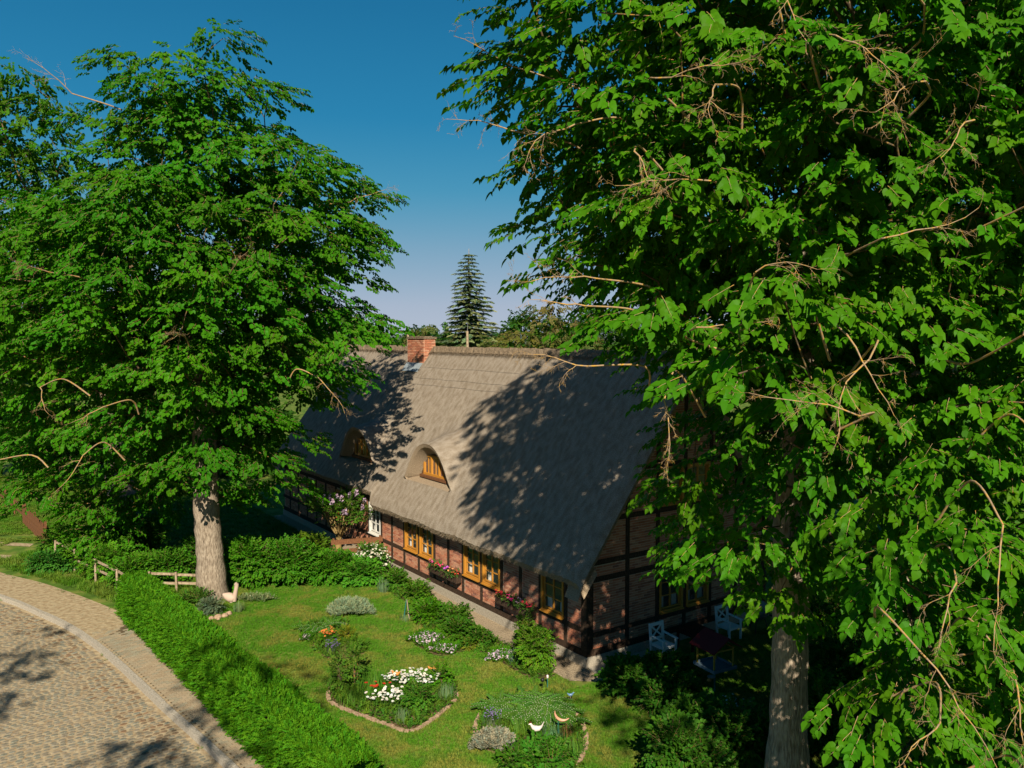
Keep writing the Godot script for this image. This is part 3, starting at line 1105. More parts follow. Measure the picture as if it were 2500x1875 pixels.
func cottage() -> void:
	lumps.seed = 5
	lumps.frequency = 0.12
	var root := thing("thatched_cottage", "half timbered brick cottage under a large grey thatched roof", "house", A)
	root.transform = Transform3D(Basis(W, Vector3.UP, P), A)
	part("roof", roof_mesh(), root)
	part("reed_edge", reed_edges(), root)
	part("loose_reed", loose_reed(), root).set_meta("kind", "stuff")
	ridge_cap(root)
	for t0 in DORMERS: dormer(root, t0)
	# plinth
	var pl := MB.new()
	pl.box(Vector3(HL / 2, 0.13, HD / 2), Vector3(HL / 2 + 0.04, 0, 0), Vector3(0, 0.17, 0), Vector3(0, 0, HD / 2 + 0.04))
	part("plinth", pl.mesh(M.granite), root)
	# walls: mortar beds, bricks, timber
	var front := MB.new()
	var gable := MB.new()
	var rear := MB.new()
	var posts := [0.96, 2.22, 3.27, 4.34, 5.56, 6.76, 7.78, 8.8, 10.01, 11.21, 12.28, 13.25, 14.47, 15.6, 16.8, 18.0, 19.2, 20.4, 21.6, 22.8, 24.0]
	var glazed := [[0.96, 2.22, 0], [4.34, 5.56, 0], [5.56, 6.76, 0], [8.8, 10.01, 0], [10.01, 11.21, 0], [13.25, 14.47, 1], [16.8, 18.0, 0], [20.4, 21.6, 0]]
	var edges := [0.24]
	for t in posts: edges.append(t)
	edges.append(HL - 0.2)
	var hw := 0.075
	for i in edges.size() - 1:
		var u0: float = edges[i] + (hw if i else 0.0)
		var u1: float = edges[i + 1] - (hw if i < edges.size() - 2 else 0.0)
		for lev in [[0.49, 0.99], [1.13, 2.56]]:
			var win := false
			for g in glazed:
				if lev[0] > 1.0 and absf(g[0] - edges[i]) < 0.01: win = true
			if win:
				var kind := 0
				for g in glazed:
					if absf(g[0] - edges[i]) < 0.01: kind = g[2]
				window(root, Vector3((u0 + u1) / 2, 1.8, 0.03), u1 - u0 - 0.004, 1.33, Vector3(-1, 0, 0), Vector3(0, 0, -1), M.white_paint if kind else M.ochre, "small white framed window beside the entrance steps" if kind else "")
				front.box(Vector3((u0 + u1) / 2, 2.52, 0.1), Vector3((u1 - u0) / 2, 0, 0), Vector3(0, 0.05, 0), Vector3(0, 0, 0.08))
				continue
			front.box(Vector3((u0 + u1) / 2, (lev[0] + lev[1]) / 2, 0.1), Vector3((u1 - u0) / 2, 0, 0), Vector3(0, (lev[1] - lev[0]) / 2, 0), Vector3(0, 0, 0.088))
			var put := func(u: float, y: float, l: float, h: float) -> void:
				var at := Vector3(u, y, 0.025 + rf(-0.004, 0.004))
				brick_list.append({"wall": 0, "at": at, "x": Vector3(l, 0, 0), "y": Vector3(0, h, 0), "z": Vector3(0, 0, 0.025), "far": hp(u, y, 0).distance_to(EYE)})
			bricks_in(u0, u1, lev[0], lev[1], put, func(_y): return -1.0)
	var under := func(y: float) -> float: return maxf(0.0, (y - 3.1) / SLOPE)
	var gp := [1.57, 2.82, 4.0, 5.18, 6.43]
	var ge := [0.24, 1.57, 2.82, 4.0, 5.18, 6.43, HD - 0.24]
	var gl := [[0.49, 0.85], [0.98, 2.45], [2.61, 2.95], [3.1, 4.18], [4.33, 5.58], [5.73, 6.9], [7.04, 8.2]]
	for i in ge.size() - 1:
		var u0: float = ge[i] + (hw if i else 0.0)
		var u1: float = ge[i + 1] - (hw if i < ge.size() - 2 else 0.0)
		for k in gl.size():
			var lo: float = gl[k][0]
			var hi: float = gl[k][1]
			if (k == 1 or k == 4) and (i == 2 or i == 3):
				window(root, Vector3(0.03, (lo + hi) / 2 + 0.02, (u0 + u1) / 2), u1 - u0 - 0.004, hi - lo - 0.05, Vector3(0, 0, 1), Vector3(-1, 0, 0), M.ochre)
				continue
			# the gable narrows upwards: mortar is laid in courses cut to the slope
			var y := lo
			while y < hi - 0.01:
				var y2 := minf(y + 0.15, hi)
				var a := maxf(u0, under.call(y2) + 0.02)
				var e := minf(u1, HD - under.call(y2) - 0.02)
				if e > a + 0.03:
					gable.box(Vector3(0.1, (y + y2) / 2, (a + e) / 2), Vector3(0.088, 0, 0), Vector3(0, (y2 - y) / 2, 0), Vector3(0, 0, (e - a) / 2))
				y = y2
			var put := func(u: float, y: float, l: float, h: float) -> void:
				if u + l > HD - under.call(y + h): return
				var at := Vector3(0.025 + rf(-0.004, 0.004), y, u)
				brick_list.append({"wall": 1, "at": at, "x": Vector3(0, 0, l), "y": Vector3(0, h, 0), "z": Vector3(0.025, 0, 0), "far": hp(0, y, u).distance_to(EYE) + 0.6})
			bricks_in(u0, u1, lo, hi, put, under)
	rear.box(Vector3(HL / 2, 1.5, HD - 0.1), Vector3(HL / 2 - 0.2, 0, 0), Vector3(0, 1.2, 0), Vector3(0, 0, 0.09))
	for k in 16:
		var y := 0.3 + k * 0.54
		var a: float = under.call(y + 0.54) + 0.05
		if a < 3.9: rear.box(Vector3(HL - 0.1, y + 0.27, HD / 2), Vector3(0.09, 0, 0), Vector3(0, 0.27, 0), Vector3(0, 0, HD / 2 - a))
	var walls := [part("wall", front.mesh(M.mortar), root), part("wall", gable.mesh(M.mortar), root)]
	part("wall", rear.mesh(M.mortar), root)
	# timber: front
	for t in posts:
		beam(root, "timber_post", Vector3(t, 0.74, 0.09), Vector3(hw, 0.249, 0.105))
		beam(root, "timber_post", Vector3(t, 1.84, 0.09), Vector3(hw, 0.715, 0.105))
	beam(root, "sill_beam", Vector3(HL / 2 + 0.12, 0.395, 0.09), Vector3(HL / 2 - 0.12, 0.095, 0.112))
	beam(root, "timber_rail", Vector3(HL / 2 + 0.12, 1.06, 0.09), Vector3(HL / 2 - 0.12, 0.07, 0.108))
	beam(root, "wall_plate", Vector3(HL / 2, 2.66, 0.1), Vector3(HL / 2, 0.1, 0.12))
	beam(root, "corner_post", Vector3(0.115, 1.43, 0.115), Vector3(0.125, 1.13, 0.125))
	beam(root, "corner_post", Vector3(0.115, 1.43, HD - 0.115), Vector3(0.125, 1.13, 0.125))
	# timber: gable
	beam(root, "sill_beam", Vector3(0.09, 0.395, HD / 2), Vector3(0.112, 0.095, HD / 2 - 0.245))
	for y in [0.915, 2.53, 3.025, 4.255, 5.655, 6.97]:
		var a: float = maxf(0.245, under.call(y + 0.075) + 0.03)
		beam(root, "timber_rail", Vector3(0.09, y, HD / 2), Vector3(0.108, 0.07 if y < 2.0 else 0.078, HD / 2 - a))
	for d in gp:
		var top := 3.1 + SLOPE * minf(d, HD - d) - 0.1
		for lev in [[0.49, 0.845], [0.985, 2.452], [2.608, 2.947], [3.103, 4.177], [4.333, 5.577], [5.733, 6.892], [7.048, 8.2]]:
			var hi: float = minf(lev[1], top)
			if hi > lev[0] + 0.1:
				beam(root, "timber_post", Vector3(0.09, (lev[0] + hi) / 2, d), Vector3(0.105, (hi - lev[0]) / 2, hw))
	# chimney
	var ch := MB.new()
	var c0 := Vector3(16.65, 0, 3.82)
	ch.box(c0 + Vector3(0, 8.75, 0), Vector3(0.78, 0, 0), Vector3(0, 0.68, 0), Vector3(0, 0, 0.3))
	var chim := part("chimney", ch.mesh(M.mortar), root)
	walls.append(chim)
	var cap := MB.new()
	cap.box(c0 + Vector3(0, 9.47, 0), Vector3(0.84, 0, 0), Vector3(0, 0.045, 0), Vector3(0, 0, 0.36))
	cap.box(c0 + Vector3(0, 9.53, 0), Vector3(0.66, 0, 0), Vector3(0, 0.02, 0), Vector3(0, 0, 0.2))
	part("cap", cap.mesh(M.ridge_sod), chim)
	var put_f := func(u: float, y: float, l: float, h: float) -> void:
		brick_list.append({"wall": 2, "at": Vector3(u, y, c0.z - 0.302 + rf(-0.004, 0.004)), "x": Vector3(l, 0, 0), "y": Vector3(0, h, 0), "z": Vector3(0, 0, 0.02), "far": 20.0})
	bricks_in(c0.x - 0.79, c0.x + 0.79, 8.3, 9.43, put_f, func(_y): return -1.0)
	var put_s := func(u: float, y: float, l: float, h: float) -> void:
		brick_list.append({"wall": 2, "at": Vector3(c0.x - 0.782 + rf(-0.004, 0.004), y, u), "x": Vector3(0, 0, l), "y": Vector3(0, h, 0), "z": Vector3(0.02, 0, 0), "far": 20.0})
	bricks_in(c0.z - 0.28, c0.z + 0.3, 8.3, 9.43, put_s, func(_y): return -1.0)
	var le := MB.new()
	var f0 := Vector3(c0.x, roof_plane(3.3) + 0.05, 3.3)
	le.box(f0, Vector3(0.75, 0, 0), Vector3(0, SLOPE, 1).normalized() * 0.24, Vector3(0, 0.012, -0.016))
	part("flashing", le.mesh(M.lead), chim)
	# two ridge posts with lightning rods and the wire between them
	for t in [12.9, 18.4]:
		var po := MB.new()
		po.tube([Vector3(t, 8.9, 4.05), Vector3(t + 0.02, 9.78, 4.05)], [0.062, 0.055], 8, true)
		var pm := part("ridge_post", po.mesh(M.grey_wood), root)
		var rod := MB.new()
		rod.tube([Vector3(t + 0.02, 9.75, 4.05), Vector3(t - 0.03, 10.15, 4.05)], [0.012, 0.006], 5)
		part("lightning_rod", rod.mesh(M.zinc), pm)
	for d in [3.35, 3.0, 2.8]:
		var wi := MB.new()
		var pts := []
		for i in 14: pts.append(Vector3(8.0 + i * 0.8, roof_y(8.0 + i * 0.8, d, true) + 0.02, d - 0.012))
		var rr := []
		for i in 14: rr.append(0.0035)
		wi.tube(pts, rr, 4)
		part("wire", wi.mesh(M.black_metal), root)
	# number plate on the corner post
	var np := MB.new()
	np.box(Vector3(0.115, 2.32, -0.018), Vector3(0.07, 0, 0), Vector3(0, 0.075, 0), Vector3(0, 0, 0.006))
	var plate := part("house_plate", np.mesh(M.white_paint), root)
	var nb := MB.new()
	nb.box(Vector3(0.115, 2.32, -0.0255), Vector3(0.045, 0, 0), Vector3(0, 0.048, 0), Vector3(0, 0, 0.0015))
	part("plate_field", nb.mesh(M.black_metal), plate)
	var nd := MB.new()
	nd.box(Vector3(0.115, 2.325, -0.028), Vector3(0.022, 0, 0), Vector3(0, 0.012, 0), Vector3(0, 0, 0.001))
	part("plate_mark", nd.mesh(M.white_paint), plate)
	lay_bricks(root, walls)

func flower_box(label: String, t: float, wide: float, cols: Array) -> void:
	var root := thing("flower_box", label, "flower box", hp(t, 1.02, -0.17), "flower boxes hung on the front wall")
	root.transform = Transform3D(Basis(W, Vector3.UP, P), hp(t, 1.02, -0.17))
	var b := MB.new()
	var hw := wide / 2
	b.box(Vector3(0, -0.1, -0.1), Vector3(hw, 0, 0), Vector3(0, 0.1, 0), Vector3(0, 0, 0.012))
	b.box(Vector3(0, -0.1, 0.1), Vector3(hw, 0, 0), Vector3(0, 0.1, 0), Vector3(0, 0, 0.012))
	for k in [-1.0, 1.0]: b.box(Vector3(k * (hw - 0.012), -0.1, 0), Vector3(0.012, 0, 0), Vector3(0, 0.1, 0), Vector3(0, 0, 0.087))
	b.box(Vector3(0, -0.19, 0), Vector3(hw - 0.025, 0, 0), Vector3(0, 0.01, 0), Vector3(0, 0, 0.087))
	part("box", b.mesh(M.timber), root)
	var br := MB.new()
	for k in [-0.6, 0.6]: br.box(Vector3(k * hw, -0.215, 0.04), Vector3(0.02, 0, 0), Vector3(0, 0.015, 0), Vector3(0, 0, 0.12))
	part("bracket", br.mesh(M.black_metal), root)
	var so := MB.new()
	so.box(Vector3(0, -0.06, 0), Vector3(hw - 0.026, 0, 0), Vector3(0, 0.03, 0), Vector3(0, 0, 0.086))
	part("soil", so.mesh(M.soil), root)
	var xf := []
	var cc := PackedColorArray()
	var spots := {}
	for i in 70:
		var p := Vector3(rf(-hw, hw) * 0.95, rf(-0.02, 0.16), rf(-0.13, 0.08))
		xf.append(looking(p, v3(1.0) + Vector3(0, 0.3, -0.3), Vector3.UP + v3(0.4), rf(0.5, 0.85)))
		cc.append(tint(Color(0.07, 0.17, 0.03), 0.2, 0.08))
	pick(xf, cc, SP.oval, "foliage", root)
	var fm := flower_mesh(5, 0.03, 0.35, Color(0.9, 0.6, 0.3), M.petal)
	for k in cols.size():
		var sp := []
		for i in 14:
			var x := lerpf(-hw, hw, (k + rng.randf()) / cols.size())
			sp.append([Vector3(x, rf(0.1, 0.24), rf(-0.15, 0.04)), Vector3(rf(-0.5, 0.5), 0.8, -0.8)])
		blooms(root, "flowers", fm, sp, cols[k], 1.25)

# ---------------------------------------------------------------- ground, road, pavement
var KERB := []
var PAVE := []
var HEDGE0 := Vector3(-13.2, 0, -28.35)
var HEDGE1 := Vector3(-3.0, 0, -15.6)
var beds := []

func ground_and_road() -> void:
	KERB = smoothed([Vector3(-60, 0, -40), Vector3(-34, 0, -36), Vector3(-24, 0, -32.8), Vector3(-18.87, 0, -30.0), Vector3(-16.34, 0, -28.2), Vector3(-13.89, 0, -26.2), Vector3(-11.32, 0, -23.55), Vector3(-9.06, 0, -21.0), Vector3(-7.44, 0, -19.25), Vector3(-6.19, 0, -17.85), Vector3(-3.6, 0, -14.6), Vector3(-0.5, 0, -9.5), Vector3(2.6, 0, -3.0), Vector3(6, 0, 8), Vector3(10, 0, 60)], 0.4)
	# house side at 0, road side 0.11 lower
	var g := PackedVector2Array()
	var r := PackedVector2Array()
	for p in KERB:
		g.append(Vector2(p.x, p.z)); r.append(Vector2(p.x, p.z))
	for q in [Vector2(400, 60), Vector2(400, -900), Vector2(-700, -900), Vector2(-700, -40)]: g.append(q)
	for q in [Vector2(-60, 60)]: r.append(q)
	struct("ground", sheet(g, 0.0, M.ground))
	struct("road", sheet(r, -0.121, M.sand))
	var road: Node3D = get_node("road")
	var kl := length_of(KERB)
	# kerb stones
	var s := 0.0
	var stones := struct("kerb", MB.new().mesh(M.granite))
	var vis0 := -1.0
	while s < kl - 1.0:
		var a: Array = along(KERB, s)
		var e: Array = along(KERB, s + 0.985)
		if a[0].x > -26 and a[0].z < -13:
			var b := MB.new()
			var d: Vector3 = (e[0] - a[0])
			var side := Vector3(-d.z, 0, d.x).normalized() * -0.075
			b.box((a[0] + e[0]) / 2 + Vector3(0, -0.06 + rf(-0.008, 0.008), 0) + side * rf(-0.1, 0.1), d / 2, Vector3(0, 0.1, 0), side)
			part("kerb_stone", b.mesh(M.granite), stones)
			if vis0 < 0: vis0 = s
		s += 1.0
	# cobbles: rows across the road, following the kerb
	var shapes := []
	for k in 5:
		var b := MB.new()
		b.col = Color.WHITE
		var hx := 0.5
		var p := []
		for i in 8:
			var an := TAU * (i + 0.5) / 8
			var w := pow(pow(absf(cos(an)), 4) + pow(absf(sin(an)), 4), -0.25)
			p.append(Vector3(cos(an) * w * hx * rf(0.92, 1.0), 0, sin(an) * w * hx * rf(0.92, 1.0)))
		for i in 8:
			var q: Vector3 = p[i]
			var t: Vector3 = p[(i + 1) % 8]
			b.quad(t + Vector3(0, -0.6, 0), q + Vector3(0, -0.6, 0), q, t)
			b.quad(t, q, q * 0.86 + Vector3(0, 0.1, 0), t * 0.86 + Vector3(0, 0.1, 0))
			b.tri(Vector3(rf(-0.1, 0.1), 0.13, rf(-0.1, 0.1)), t * 0.86 + Vector3(0, 0.1, 0), q * 0.86 + Vector3(0, 0.1, 0))
		shapes.append(b.mesh(M.cobble))
	var list := []
	s = vis0 - 2.0
	while s < kl:
		var a: Array = along(KERB, s)
		if a[0].z > -12.5: break
		var d: Vector3 = a[1]
		var side := Vector3(-d.z, 0, d.x)
		if side.z < 0: side = -side
		var q := 0.14 + rf(0.0, 0.08)
		while q < 13.0:
			var w := rf(0.13, 0.2)
			var p: Vector3 = a[0] + side * (q + w / 2) + d * rf(-0.012, 0.012)
			var f := (p - EYE)
			if p.z < -16.6 and p.z > -33 and p.x > -0.66 * -p.z - 0.6:
				var l := 0.122 * (1.0 + rf(-0.08, 0.1))
				var c := tint([Color(0.285, 0.265, 0.2), Color(0.305, 0.282, 0.217), Color(0.27, 0.252, 0.192), Color(0.298, 0.265, 0.196)][rng.randi() % 4], 0.09, 0.035)
				if q < 1.1 and rng.randf() < 0.3: c = tint(Color(0.25, 0.18, 0.115), 0.15, 0.05)
				list.append([Transform3D(Basis(d * l, Vector3(rf(-0.02, 0.02), 0.1, rf(-0.02, 0.02)), side * w * 0.96), p + Vector3(0, -0.125 + rf(-0.008, 0.008), 0)), c, f.length()])
			q += w + 0.012
		s += 0.132
	list.sort_custom(func(x, y): return x[2] < y[2])
	var rest := [[], [], [], [], []]
	var rc := [PackedColorArray(), PackedColorArray(), PackedColorArray(), PackedColorArray(), PackedColorArray()]
	var own := []
	for k in 10:
		var m: StandardMaterial3D = M.cobble.duplicate()
		m.albedo_color = toned(tint(Color(0.29, 0.267, 0.2), 0.09, 0.035).linear_to_srgb())
		m.vertex_color_use_as_albedo = false
		own.append(m)
	for i in list.size():
		if i < 290:
			var o := part("cobblestone", shapes[i % 5], road, list[i][0])
			o.material_override = own[rng.randi() % 10]
		else:
			rest[i % 5].append(list[i][0]); rc[i % 5].append(list[i][1])
	for k in 5: many("cobblestones", shapes[k], rest[k], rc[k], road, true)
	# pavement: sand bed, pavers near the hedge, an edging strip
	PAVE = smoothed([Vector3(-34, 0, -39.5), Vector3(-24, 0, -35.2), Vector3(-20.5, 0, -32.9), Vector3(-18.2, 0, -31.6), Vector3(-15.9, 0, -30.0), Vector3(-13.7, 0, -28.3), Vector3(-12.25, 0, -26.9), Vector3(-10.2, 0, -24.35), Vector3(-8.15, 0, -21.85), Vector3(-5.2, 0, -18.1), Vector3(-2.2, 0, -14.2)], 0.4)
	var pv := PackedVector2Array()
	for p in PAVE: pv.append(Vector2(p.x, p.z))
	var back := []
	for p in KERB:
		if p.x > -34 and p.z < -12.5: back.append(Vector2(p.x + 0.03, p.z - 0.03))
	back.reverse()
	for p in back: pv.append(p)
	struct("pavement", sheet(pv, 0.008, M.sand))
	var pav: Node3D = get_node("pavement")
	var bedding := PackedVector2Array()
	var inner := []
	for p in PAVE:
		if p.x > -12.7 and p.z < -13.5: inner.append(Vector2(p.x - 0.18, p.z + 0.15))
	for p in inner: bedding.append(p)
	for p in back:
		if p.x > -13.2 and p.y < -13.0: bedding.append(p + Vector2(0.1, -0.08))
	part("joints", sheet(bedding, 0.0125, M.joint_sand), pav)
	var pb := []
	for k in 6:
		var b := MB.new()
		b.col = tint(Color(0.42, 0.36, 0.25), 0.12, 0.04)
		b.box(Vector3.ZERO, Vector3(0.5, 0, 0), Vector3(0, 0.02, 0), Vector3(0, 0, 0.5))
		pb.append(b.mesh(M.paver))
	var pl := []
	s = 0.0
	var row := 0
	while s < kl:
		var a: Array = along(KERB, s)
		if a[0].z > -14.0: break
		if a[0].x > -15.5:
			var d: Vector3 = a[1]
			var side := Vector3(d.z, 0, -d.x)
			if side.z > 0: side = -side
			# room up to the edging
			var room := 9.0
			for p in PAVE: room = minf(room, Vector2(p.x - a[0].x, p.z - a[0].z).length())
			room = minf(room, 1.9) - 0.28
			var q := 0.1 + (0.1 if row % 2 else 0.0)
			while q + 0.19 < room:
				if rng.randf() > (-13.0 - a[0].x) / 0.8:
					var p: Vector3 = a[0] + side * (q + 0.1)
					pl.append([Transform3D(Basis(side * 0.184, Vector3.UP, -d * 0.084), p + Vector3(0, 0.008 + rf(-0.004, 0.004), 0)), p.distance_to(EYE)])
				q += 0.2
		s += 0.1
		row += 1
	pl.sort_custom(func(x, y): return x[1] < y[1])
	var mb := MB.new()
	var first_seen := 0
	for i in pl.size():
		var t: Transform3D = pl[i][0]
		if t.origin.z < -17.3 and first_seen < 290:
			part("paver", pb[rng.randi() % 6], pav, t)
			first_seen += 1
		else:
			mb.col = tint(Color(0.42, 0.36, 0.25), 0.14, 0.04)
			mb.box(t.origin, t.basis.x / 2, Vector3(0, 0.02, 0), t.basis.z / 2)
	part("pavers", mb.mesh(M.paver), pav).set_meta("kind", "stuff")
	var ed := 0.0
	var el := length_of(PAVE)
	while ed < el:
		var a: Array = along(PAVE, ed)
		if a[0].x > -12.6 and a[0].z < -15:
			var b := MB.new()
			b.box(a[0] + Vector3(-0.16, 0.0, 0.13) + Vector3(0, rf(-0.005, 0.005), 0), a[1] * 0.245, Vector3(0, 0.035, 0), Vector3(-a[1].z, 0, a[1].x) * 0.04)
			part("edging_stone", b.mesh(M.granite), pav)
		ed += 0.5
	# bare earth along the foot of the hedge, drip strip along the house
	var dirt := PackedVector2Array([Vector2(-14.6, -30.4), Vector2(-12.3, -27.3), Vector2(-8.2, -22.1), Vector2(-2.0, -14.2), Vector2(-1.2, -14.7), Vector2(-7.3, -22.5), Vector2(-11.9, -28.2), Vector2(-13.6, -30.2)])
	struct("path_earth", sheet(dirt, 0.012, M.soil))
	var gs := PackedVector2Array()
	for q in [hp(-1.0, 0, -0.02), hp(HL, 0, -0.02), hp(HL, 0, -0.7), hp(12.5, 0, -0.8), hp(9.0, 0, -0.95), hp(5.0, 0, -0.8), hp(2.0, 0, -0.9), hp(-0.4, 0, -1.0), hp(-0.9, 0, -0.4)]: gs.append(Vector2(q.x, q.z))
	struct("path_gravel", sheet(gs, 0.01, M.gravel))
	var ps := PackedVector2Array()
	for q in [hp(-0.03, 0, 0.0), hp(-0.55, 0, -0.1), hp(-0.6, 0, 3.0), hp(-0.03, 0, 3.0)]: ps.append(Vector2(q.x, q.z))
	struct("path_slab", sheet(ps, 0.03, M.granite))
	var tracks := 0
	for q in [[Vector2(-30, -39.3), Vector2(-22.0, -37.6), Vector2(-21.9, -37.1), Vector2(-30, -38.6)], [Vector2(-30, -37.2), Vector2(-21.8, -35.6), Vector2(-21.6, -35.1), Vector2(-30, -36.5)]]:
		struct("path_track", sheet(PackedVector2Array(q), 0.014, M.sand))

func hedge() -> void:
	var root := thing("clipped_hedge", "long clipped bright green privet hedge beside the pavement", "hedge", HEDGE0)
	var d := (HEDGE1 - HEDGE0)
	var long := d.length()
	d = d.normalized()
	var side := Vector3(-d.z, 0, d.x)
	if side.x < 0: side = -side
	var half := 0.48
	var high := 1.28
	var xf := []
	var cols := PackedColorArray()
	var wob := FastNoiseLite.new()
	wob.seed = 3; wob.frequency = 0.35
	for i in 30000:
		var s := rf(0.0, long)
		var u := rng.randf()
		var w := half + wob.get_noise_2d(s, 4.0) * 0.12
		var h := high + wob.get_noise_2d(s, 40.0) * 0.14
		var p: Vector3
		var n: Vector3
		if u < 0.36:
			p = side * -w + Vector3(0, rf(0.03, h), 0); n = -side
		elif u < 0.52:
			p = side * w + Vector3(0, rf(0.03, h), 0); n = side
		else:
			p = side * rf(-w, w) + Vector3(0, h, 0); n = Vector3.UP
		# rounded shoulders
		var over := Vector2(absf(p.dot(side)) - (w - 0.22), p.y - (h - 0.22))
		if over.x > 0 and over.y > 0 and over.length() > 0.22:
			var k := over.normalized() * 0.22
			p += side * signf(p.dot(side)) * (k.x - over.x) + Vector3.UP * (k.y - over.y)
		p -= n * rf(-0.05, 0.14)
		p.y = maxf(p.y, 0.02)
		if s > long - 0.02 or s < 0.02: continue
		xf.append(looking(p + d * s, n + v3(0.6) + Vector3(0, 0.35, 0), Vector3.UP + v3(0.7), rf(0.8, 1.35)))
		cols.append(tint(Color(0.088, 0.272, 0.01), 0.24, 0.1))
	pick(xf, cols, SP.small, "foliage", root)
	var b := MB.new()
	var k := 0.1
	while k < long:
		var at := d * k + side * rf(-0.15, 0.15)
		for j in 3:
			b.tube([at, at + Vector3(rf(-0.2, 0.2), 0.6, rf(-0.2, 0.2)), at + Vector3(rf(-0.35, 0.35), 1.0, rf(-0.35, 0.35))], [0.014, 0.009, 0.004], 4)
		k += 0.3
	part("stems", b.mesh(M.branch), root).set_meta("kind", "stuff")

func lawn() -> void:
	# mown grass in the garden, longer grass along the lane and under the trees
	var d := (HEDGE1 - HEDGE0).normalized()
	var wob := FastNoiseLite.new()
	wob.seed = 9; wob.frequency = 0.45
	var xf := []
	var cols := PackedColorArray()
	var short := []
	for k in 3: short.append(tuft_mesh(9, 0.045, 0.009, 0.05, M.grass_blade))
	var tries := 0
	while xf.size() < 75000 and tries < 400000:
		tries += 1
		var z := -16.8 - 15.5 * pow(rng.randf(), 1.25)
		var x := rf(-12.5, 8.5)
		if absf(x) > -z * 0.64 + 0.5: continue
		var hx: float = HEDGE0.x + (z - HEDGE0.z) / d.z * d.x
		if x < hx + 0.62: continue
		var q := Vector3(x, 0, z) - A
		if q.dot(P) > -1.0 and q.dot(W) > -0.9: continue
		var skip := false
		for bd in beds:
			if inside(bd, x, z): skip = true
		if skip: continue
		var n := wob.get_noise_2d(x, z) + 0.5 * wob.get_noise_2d(x * 3.0, z * 3.0) + 0.35 * wob.get_noise_2d(x * 9.0, z * 9.0)
		var c := Color(0.095, 0.27, 0.012).lerp(Color(0.25, 0.275, 0.045), clampf(0.36 + n * 1.7 + (z + 22.0) * 0.03, 0.0, 1.0))
		xf.append(Transform3D(Basis(Vector3.UP, rng.randf() * TAU).scaled(Vector3.ONE * rf(0.7, 1.3)), Vector3(x, 0, z)))
		cols.append(tint(c, 0.16, 0.05))
	var root := Node3D.new()
	root.name = "lawn"
	add_child(root)
	tag(root, "mown green lawn between the hedge and the cottage", "lawn", "", "stuff")
	pick(xf, cols, short, "grass", root)
	xf = []
	cols = PackedColorArray()
	var tall := []
	for k in 3: tall.append(tuft_mesh(10, 0.22, 0.014, 0.1, M.grass_blade))
	tries = 0
	while xf.size() < 24000 and tries < 300000:
		tries += 1
		var z := rf(-56.0, -28.5)
		var x := rf(-36, -4)
		if absf(x) > -z * 0.64 + 0.5: continue
		var near := 9.0
		if z > -41 and x < -11.0:
			var ln := PAVE
			var bad := false
			for p in ln:
				if Vector2(p.x - x, p.z - z).length() < 0.35: bad = true
				if absf(p.x - x) < 0.35 and z > p.z + 0.1: bad = true
			if bad: continue
		if x > HEDGE0.x - 0.6 and z > -30.2 and x < -10.5: continue
		if x > -10.9 and z > -32.0: continue
		if x > -23 and x < -21.4 and z > -38 and z < -35: continue
		var q := Vector3(x, 0, z) - A
		if q.dot(P) > -0.7 and q.dot(W) > -0.9: continue
		if x < -21.6 and (absf(z + 38.6 - (x + 26) * -0.15) < 0.35 or absf(z + 36.5 - (x + 26) * -0.15) < 0.35): continue
		var s := 0.45 if z < -36.0 else rf(0.5, 1.2)
		var c := Color(0.09, 0.24, 0.012).lerp(Color(0.17, 0.25, 0.03), clampf(0.4 + wob.get_noise_2d(x * 0.6, z * 0.6) * 1.5, 0.0, 1.0))
		xf.append(Transform3D(Basis(Vector3.UP, rng.randf() * TAU).scaled(Vector3(1.3, s, 1.3)), Vector3(x, 0, z)))
		cols.append(tint(c, 0.18, 0.06))
	for i in 90:   # weeds in the joints along the kerb and the edge of the pavement
		var line: Array = KERB if i % 2 else PAVE
		var a: Array = along(line, rf(8.0, length_of(line)))
		if a[0].z > -17.0 or a[0].x < -24.0: continue
		xf.append(Transform3D(Basis(Vector3.UP, rng.randf() * TAU).scaled(Vector3(0.9, rf(0.2, 0.4), 0.9)), a[0] + Vector3(rf(-0.2, 0.0), 0.0 if i % 2 == 0 else -0.1, rf(0.0, 0.2))))
		cols.append(tint(Color(0.1, 0.2, 0.025), 0.2, 0.08))
	root = Node3D.new()
	root.name = "grass_verge"
	add_child(root)
	tag(root, "long meadow grass along the lane and under the trees", "grass", "", "stuff")
	pick(xf, cols, tall, "grass", root)

# ---------------------------------------------------------------- garden beds and what stands in them
func bed(called: String, pts: Array) -> PackedVector2Array:
	var loop := []
	for p in pts: loop.append(Vector3(p[0], 0, p[1]))
	loop.append(loop[0])
	var g := PackedVector2Array()
	var sm := smoothed(loop, 0.2)
	for i in sm.size() - 1: g.append(Vector2(sm[i].x, sm[i].z))
	beds.append(g)
	struct(called, sheet(g, 0.016, M.soil))
	return g

func edging(label: String, pts: Array) -> void:
	var root := thing("stone_edging", label, "edging")
	var line := []
	for p in pts: line.append(Vector3(p[0], 0, p[1]))
	line = smoothed(line, 0.1)
	var s := 0.0
	var long := length_of(line)
	while s < long - 0.1:
		var l := rf(0.09, 0.15)
		var a: Array = along(line, s + l / 2)
		var b := MB.new()
		var d: Vector3 = a[1].rotated(Vector3.UP, rf(-0.15, 0.15))
		var side := Vector3(-d.z, 0, d.x)
		var h := rf(0.035, 0.06)
		var c: Vector3 = a[0] + side * rf(-0.02, 0.02)
		b.box(c + Vector3(0, h * 0.4, 0), d * l * 0.47, Vector3(0, h * 0.4, 0), side * 0.055)
		b.box(c + Vector3(0, h * 0.9, 0), d * l * 0.38, Vector3(0, h * 0.14, 0), side * 0.042)
		part("stone", b.mesh(M.stone), root)
		s += l + 0.012

